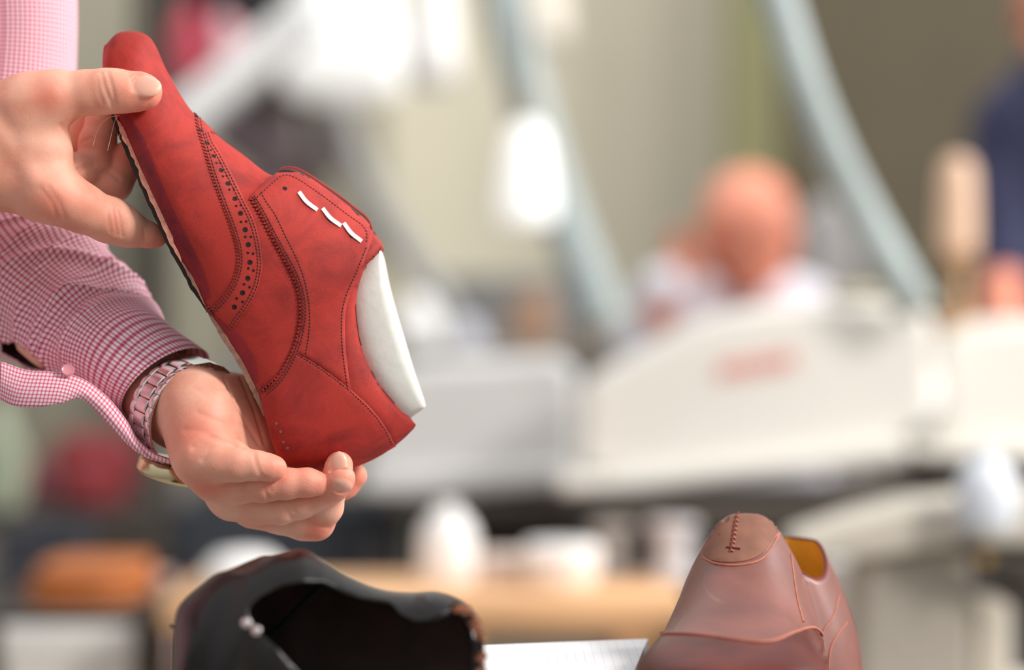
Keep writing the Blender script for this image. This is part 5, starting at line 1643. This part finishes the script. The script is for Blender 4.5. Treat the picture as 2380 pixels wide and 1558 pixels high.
# ---- workers in the background
M_SKINB = mat('worker_skin', (236, 150, 122), 0.55, var=0.05, scale=20)
M_SHIRTB = mat('white_lilac_shirt', (226, 224, 234), 0.85, var=0.03, scale=20)
M_NAVYC = mat('navy_cloth', (50, 52, 82), 0.85, var=0.08, scale=20)
M_TROUSER = mat('dark_trousers', (52, 50, 54), 0.85, var=0.08)
def figure(name, label, loc, rot, prims_skin, prims_shirt, prims_legs, shirt_m, hair=None, h=0.009, k=0.03, legs=None):
    o = empty(name, loc, label, 'person')
    Mx = Matrix.Rotation(rot, 3, 'Z')
    def solid(pr, nm, m, kk, hh):
        pts = [Mx @ Vector(q) + Vector(loc) for s in pr for q in s[:2]]
        rm = max(max(s[2], s[3]) for s in pr) + 0.05
        lo = [min(p[i] for p in pts) - rm for i in range(3)]; hi = [max(p[i] for p in pts) + rm for i in range(3)]
        fd = Field(lo, hi, hh); D = fd.new()
        for s in pr:
            fd.cone(D, Mx @ Vector(s[0]) + Vector(loc), Mx @ Vector(s[1]) + Vector(loc), s[2], s[3], s[4] if len(s) > 4 else kk, len(s) > 5)
        v, f = fd.mesh(D)
        return mesh_obj(nm, v, f.tolist(), m, o)
    solid(prims_skin, 'body', M_SKINB, 0.012, h * 0.7)
    solid(prims_shirt, 'shirt', shirt_m, k, h)
    if prims_legs: solid(prims_legs, 'trousers', M_TROUSER, k, h)
    if hair: solid(hair, 'hair', mat('grey_brown_hair', (120, 92, 76), 0.8), 0.01, h * .7)
    return o
def head(c, tilt=0.0, s=1.0):
    """skull, jaw, nose, eyes, ears round the point c, looking along -y"""
    x, y, z = c
    def q(a, b, e): # local: a right, b forward, e up
        b2 = b * math.cos(tilt) + e * math.sin(tilt); e2 = e * math.cos(tilt) - b * math.sin(tilt)
        return (x + a * s, y - b2 * s, z + e2 * s)
    return [(q(0, -0.025, 0.03), q(0, 0.02, 0.025), 0.082 * s, 0.076 * s), (q(0, 0.025, -0.01), q(0, 0.045, -0.075), 0.066 * s, 0.040 * s),
            (q(0, 0.088, 0.0), q(0, 0.105, -0.035), 0.010 * s, 0.015 * s, 0.008), (q(-0.035, 0.02, -0.05), q(0.035, 0.02, -0.05), 0.042 * s, 0.042 * s),
            (q(-0.076, -0.01, 0.01), q(-0.080, -0.014, -0.035), 0.016 * s, 0.011 * s, 0.006), (q(0.076, -0.01, 0.01), q(0.080, -0.014, -0.035), 0.016 * s, 0.011 * s, 0.006),
            (q(-0.045, 0.078, 0.014), q(0.045, 0.078, 0.014), 0.014 * s, 0.014 * s, 0.01), (q(-0.022, 0.082, -0.062), q(0.022, 0.082, -0.062), 0.009 * s, 0.009 * s, 0.006),
            (q(-0.032, 0.092, -0.006), q(-0.030, 0.092, -0.006), 0.008, 0.008, 0.005, 1), (q(0.030, 0.092, -0.006), q(0.032, 0.092, -0.006), 0.008, 0.008, 0.005, 1)]
def hand_prims(p, d, up, s=1.0):
    """open hand: palm and five fingers from wrist p along d"""
    p, d, up = Vector(p), Vector(d).normalized(), Vector(up); up = (up - d * up.dot(d)).normalized(); sd = d.cross(up)
    out = [(tuple(p), tuple(p + d * 0.05), 0.026, 0.034)]
    for i, (a, L) in enumerate(((-.03, .062), (-.01, .075), (.01, .07), (.03, .055))):
        b = p + d * 0.07 + sd * a; m_ = b + d * L * .5 - up * .006; e = b + d * L * .85 - up * .025
        out += [(tuple(p + d * .03 + sd * a * .8), tuple(b), .013, .011, .004), (tuple(b), tuple(m_), .0105, .0095, .003), (tuple(m_), tuple(e), .0095, .008, .003)]
    t = p + d * .02 - sd * .03
    out += [(tuple(t), tuple(t + d * .04 - sd * .025), .015, .012, .006), (tuple(t + d * .04 - sd * .025), tuple(t + d * .075 - sd * .03), .012, .009, .003)]
    return out
# seated worker with bald head, bent over the machine, one hand raised to the cheek
D1 = 4.7
hc = P(1740, 545, D1)
L1 = Vector((hc.x, D1 + 0.12, 0))
def loc1(px, py, dd=0.0):
    p = P(px, py, D1 + dd); return (p.x - L1.x, p.y - L1.y, p.z)
hd = head(loc1(1740, 540), 0.30, 1.06)
neck = [(loc1(1742, 600, 0.05), loc1(1745, 690, 0.10), 0.058, 0.062)]
armb = [(loc1(1535, 720, -0.05), loc1(1562, 698, -0.02), 0.034, 0.026)] + hand_prims(loc1(1562, 698, -0.02), (0.25, 0.10, 1), (0.9, 0.3, 0))
other = [(loc1(1905, 850, -0.10), loc1(1850, 880, -0.30), 0.036, 0.028)] + hand_prims(loc1(1850, 880, -0.30), (-0.3, -1, -0.1), (0, 0, 1))
fig1 = figure('person', 'seated bald worker in a white-lilac shirt behind the large white machine', L1, 0.0,
    hd + neck + armb + other + [(loc1(1745, 690, .1), loc1(1745, 900, .12), 0.06, 0.10), (loc1(1745, 720, .1), loc1(1600, 760, .06), .05, .04), (loc1(1600, 760, .06), loc1(1520, 770, -.02), .04, .036), (loc1(1520, 770, -.02), loc1(1535, 720, -.05), .036, .034), (loc1(1745, 720, .1), loc1(1905, 850, -.1), .05, .036)],
    [(loc1(1745, 715, .12), loc1(1748, 1000, .16), 0.10, 0.15), (loc1(1640, 745, .10), loc1(1850, 742, .12), 0.075, 0.085), (loc1(1640, 745, .10), loc1(1500, 800, .02), 0.075, 0.066), (loc1(1500, 800, .02), loc1(1545, 675, -.04), 0.066, 0.050), (loc1(1850, 742, .12), loc1(1912, 860, -.08), 0.078, 0.06), (loc1(1748, 1000, .16), loc1(1750, 1260, .18), 0.15, 0.16)],
    [((-0.02, 0.06, 0.52), (0.10, 0.06, 0.52), 0.15, 0.15), ((-0.10, 0.02, 0.50), (-0.12, -0.38, 0.50), 0.085, 0.065), ((-0.12, -0.38, 0.50), (-0.12, -0.36, 0.06), 0.062, 0.045), ((0.16, 0.02, 0.50), (0.16, -0.38, 0.50), 0.085, 0.065), ((0.16, -0.38, 0.50), (0.16, -0.36, 0.06), 0.062, 0.045), ((-0.12, -0.36, 0.05), (-0.12, -0.46, 0.04), .04, .035), ((0.16, -0.36, 0.05), (0.16, -0.46, 0.04), .04, .035)],
    M_SHIRTB)
st = empty('stool', Vector((L1.x + 0.03, L1.y + 0.08, 0)), 'dark stool under the seated worker', 'stool')
mb = MB(); mb.lathe([(0, 0.335), (0.17, 0.335), (0.18, 0.345), (0.18, 0.36), (0.17, 0.365), (0, 0.365)], (st.location.x, st.location.y, 0), (0, 0, 1), 30); mb.build('seat', M_DARK, st)
for i in range(4):
    a = math.pi / 4 + i * math.pi / 2
    mb = MB(); mb.tube([st.location + Vector((.10 * math.cos(a), .10 * math.sin(a), .335)), st.location + Vector((.17 * math.cos(a), .17 * math.sin(a), 0.0))], 0.014, 10); mb.build('leg', M_DARK, st)
# standing worker in navy at the right edge, hand on the machine
D2 = 4.25
L2 = Vector((P(2470, 600, D2).x, D2 + 0.05, 0))
def loc2(px, py, dd=0.0):
    p = P(px, py, D2 + dd); return (p.x - L2.x, p.y - L2.y, p.z)
sh_l, sh_r = loc2(2368, 300, 0.05), loc2(2640, 280, 0.05)
figure('person', 'standing worker in navy at the right edge, hand on the white machine', L2, 0.0,
    head(loc2(2490, 20, -0.04), 0.35, 1.0) + [(loc2(2495, 90), loc2(2500, 230, .06), .055, .06), (loc2(2500, 230, .06), loc2(2500, 700, .08), .08, .1)] +
    [(loc2(2345, 640, -.02), loc2(2322, 690, -0.12), .036, .03)] + hand_prims(loc2(2328, 688, -0.10), (-0.15, -0.4, -0.9), (-0.2, -0.9, 0.4)) + [(sh_l, loc2(2345, 640, -.02), .045, .038), (sh_l, sh_r, .05, .05)],
    [(loc2(2500, 250, .06), loc2(2500, 800, .08), .13, .15), (sh_l, sh_r, .08, .085), (sh_l, loc2(2322, 470, 0.03), .078, .064), (loc2(2322, 470, .03), loc2(2340, 628, -.03), .062, .05), (sh_r, loc2(2680, 700, 0), .075, .055)],
    [((-0.1, 0.03, 0.88), (0.12, 0.03, 0.88), .14, .14), ((-0.08, 0.03, 0.85), (-0.10, 0.03, 0.07), .09, .05), ((0.12, 0.03, 0.85), (0.14, 0.03, 0.07), .09, .05), ((-0.10, 0.0, 0.05), (-0.10, -0.12, 0.04), .045, .035), ((0.14, 0, 0.05), (0.14, -0.12, 0.04), .045, .035)],
    M_NAVYC, hair=[(loc2(2490, -10, 0.0), loc2(2492, 10, 0.02), .088, .085)])
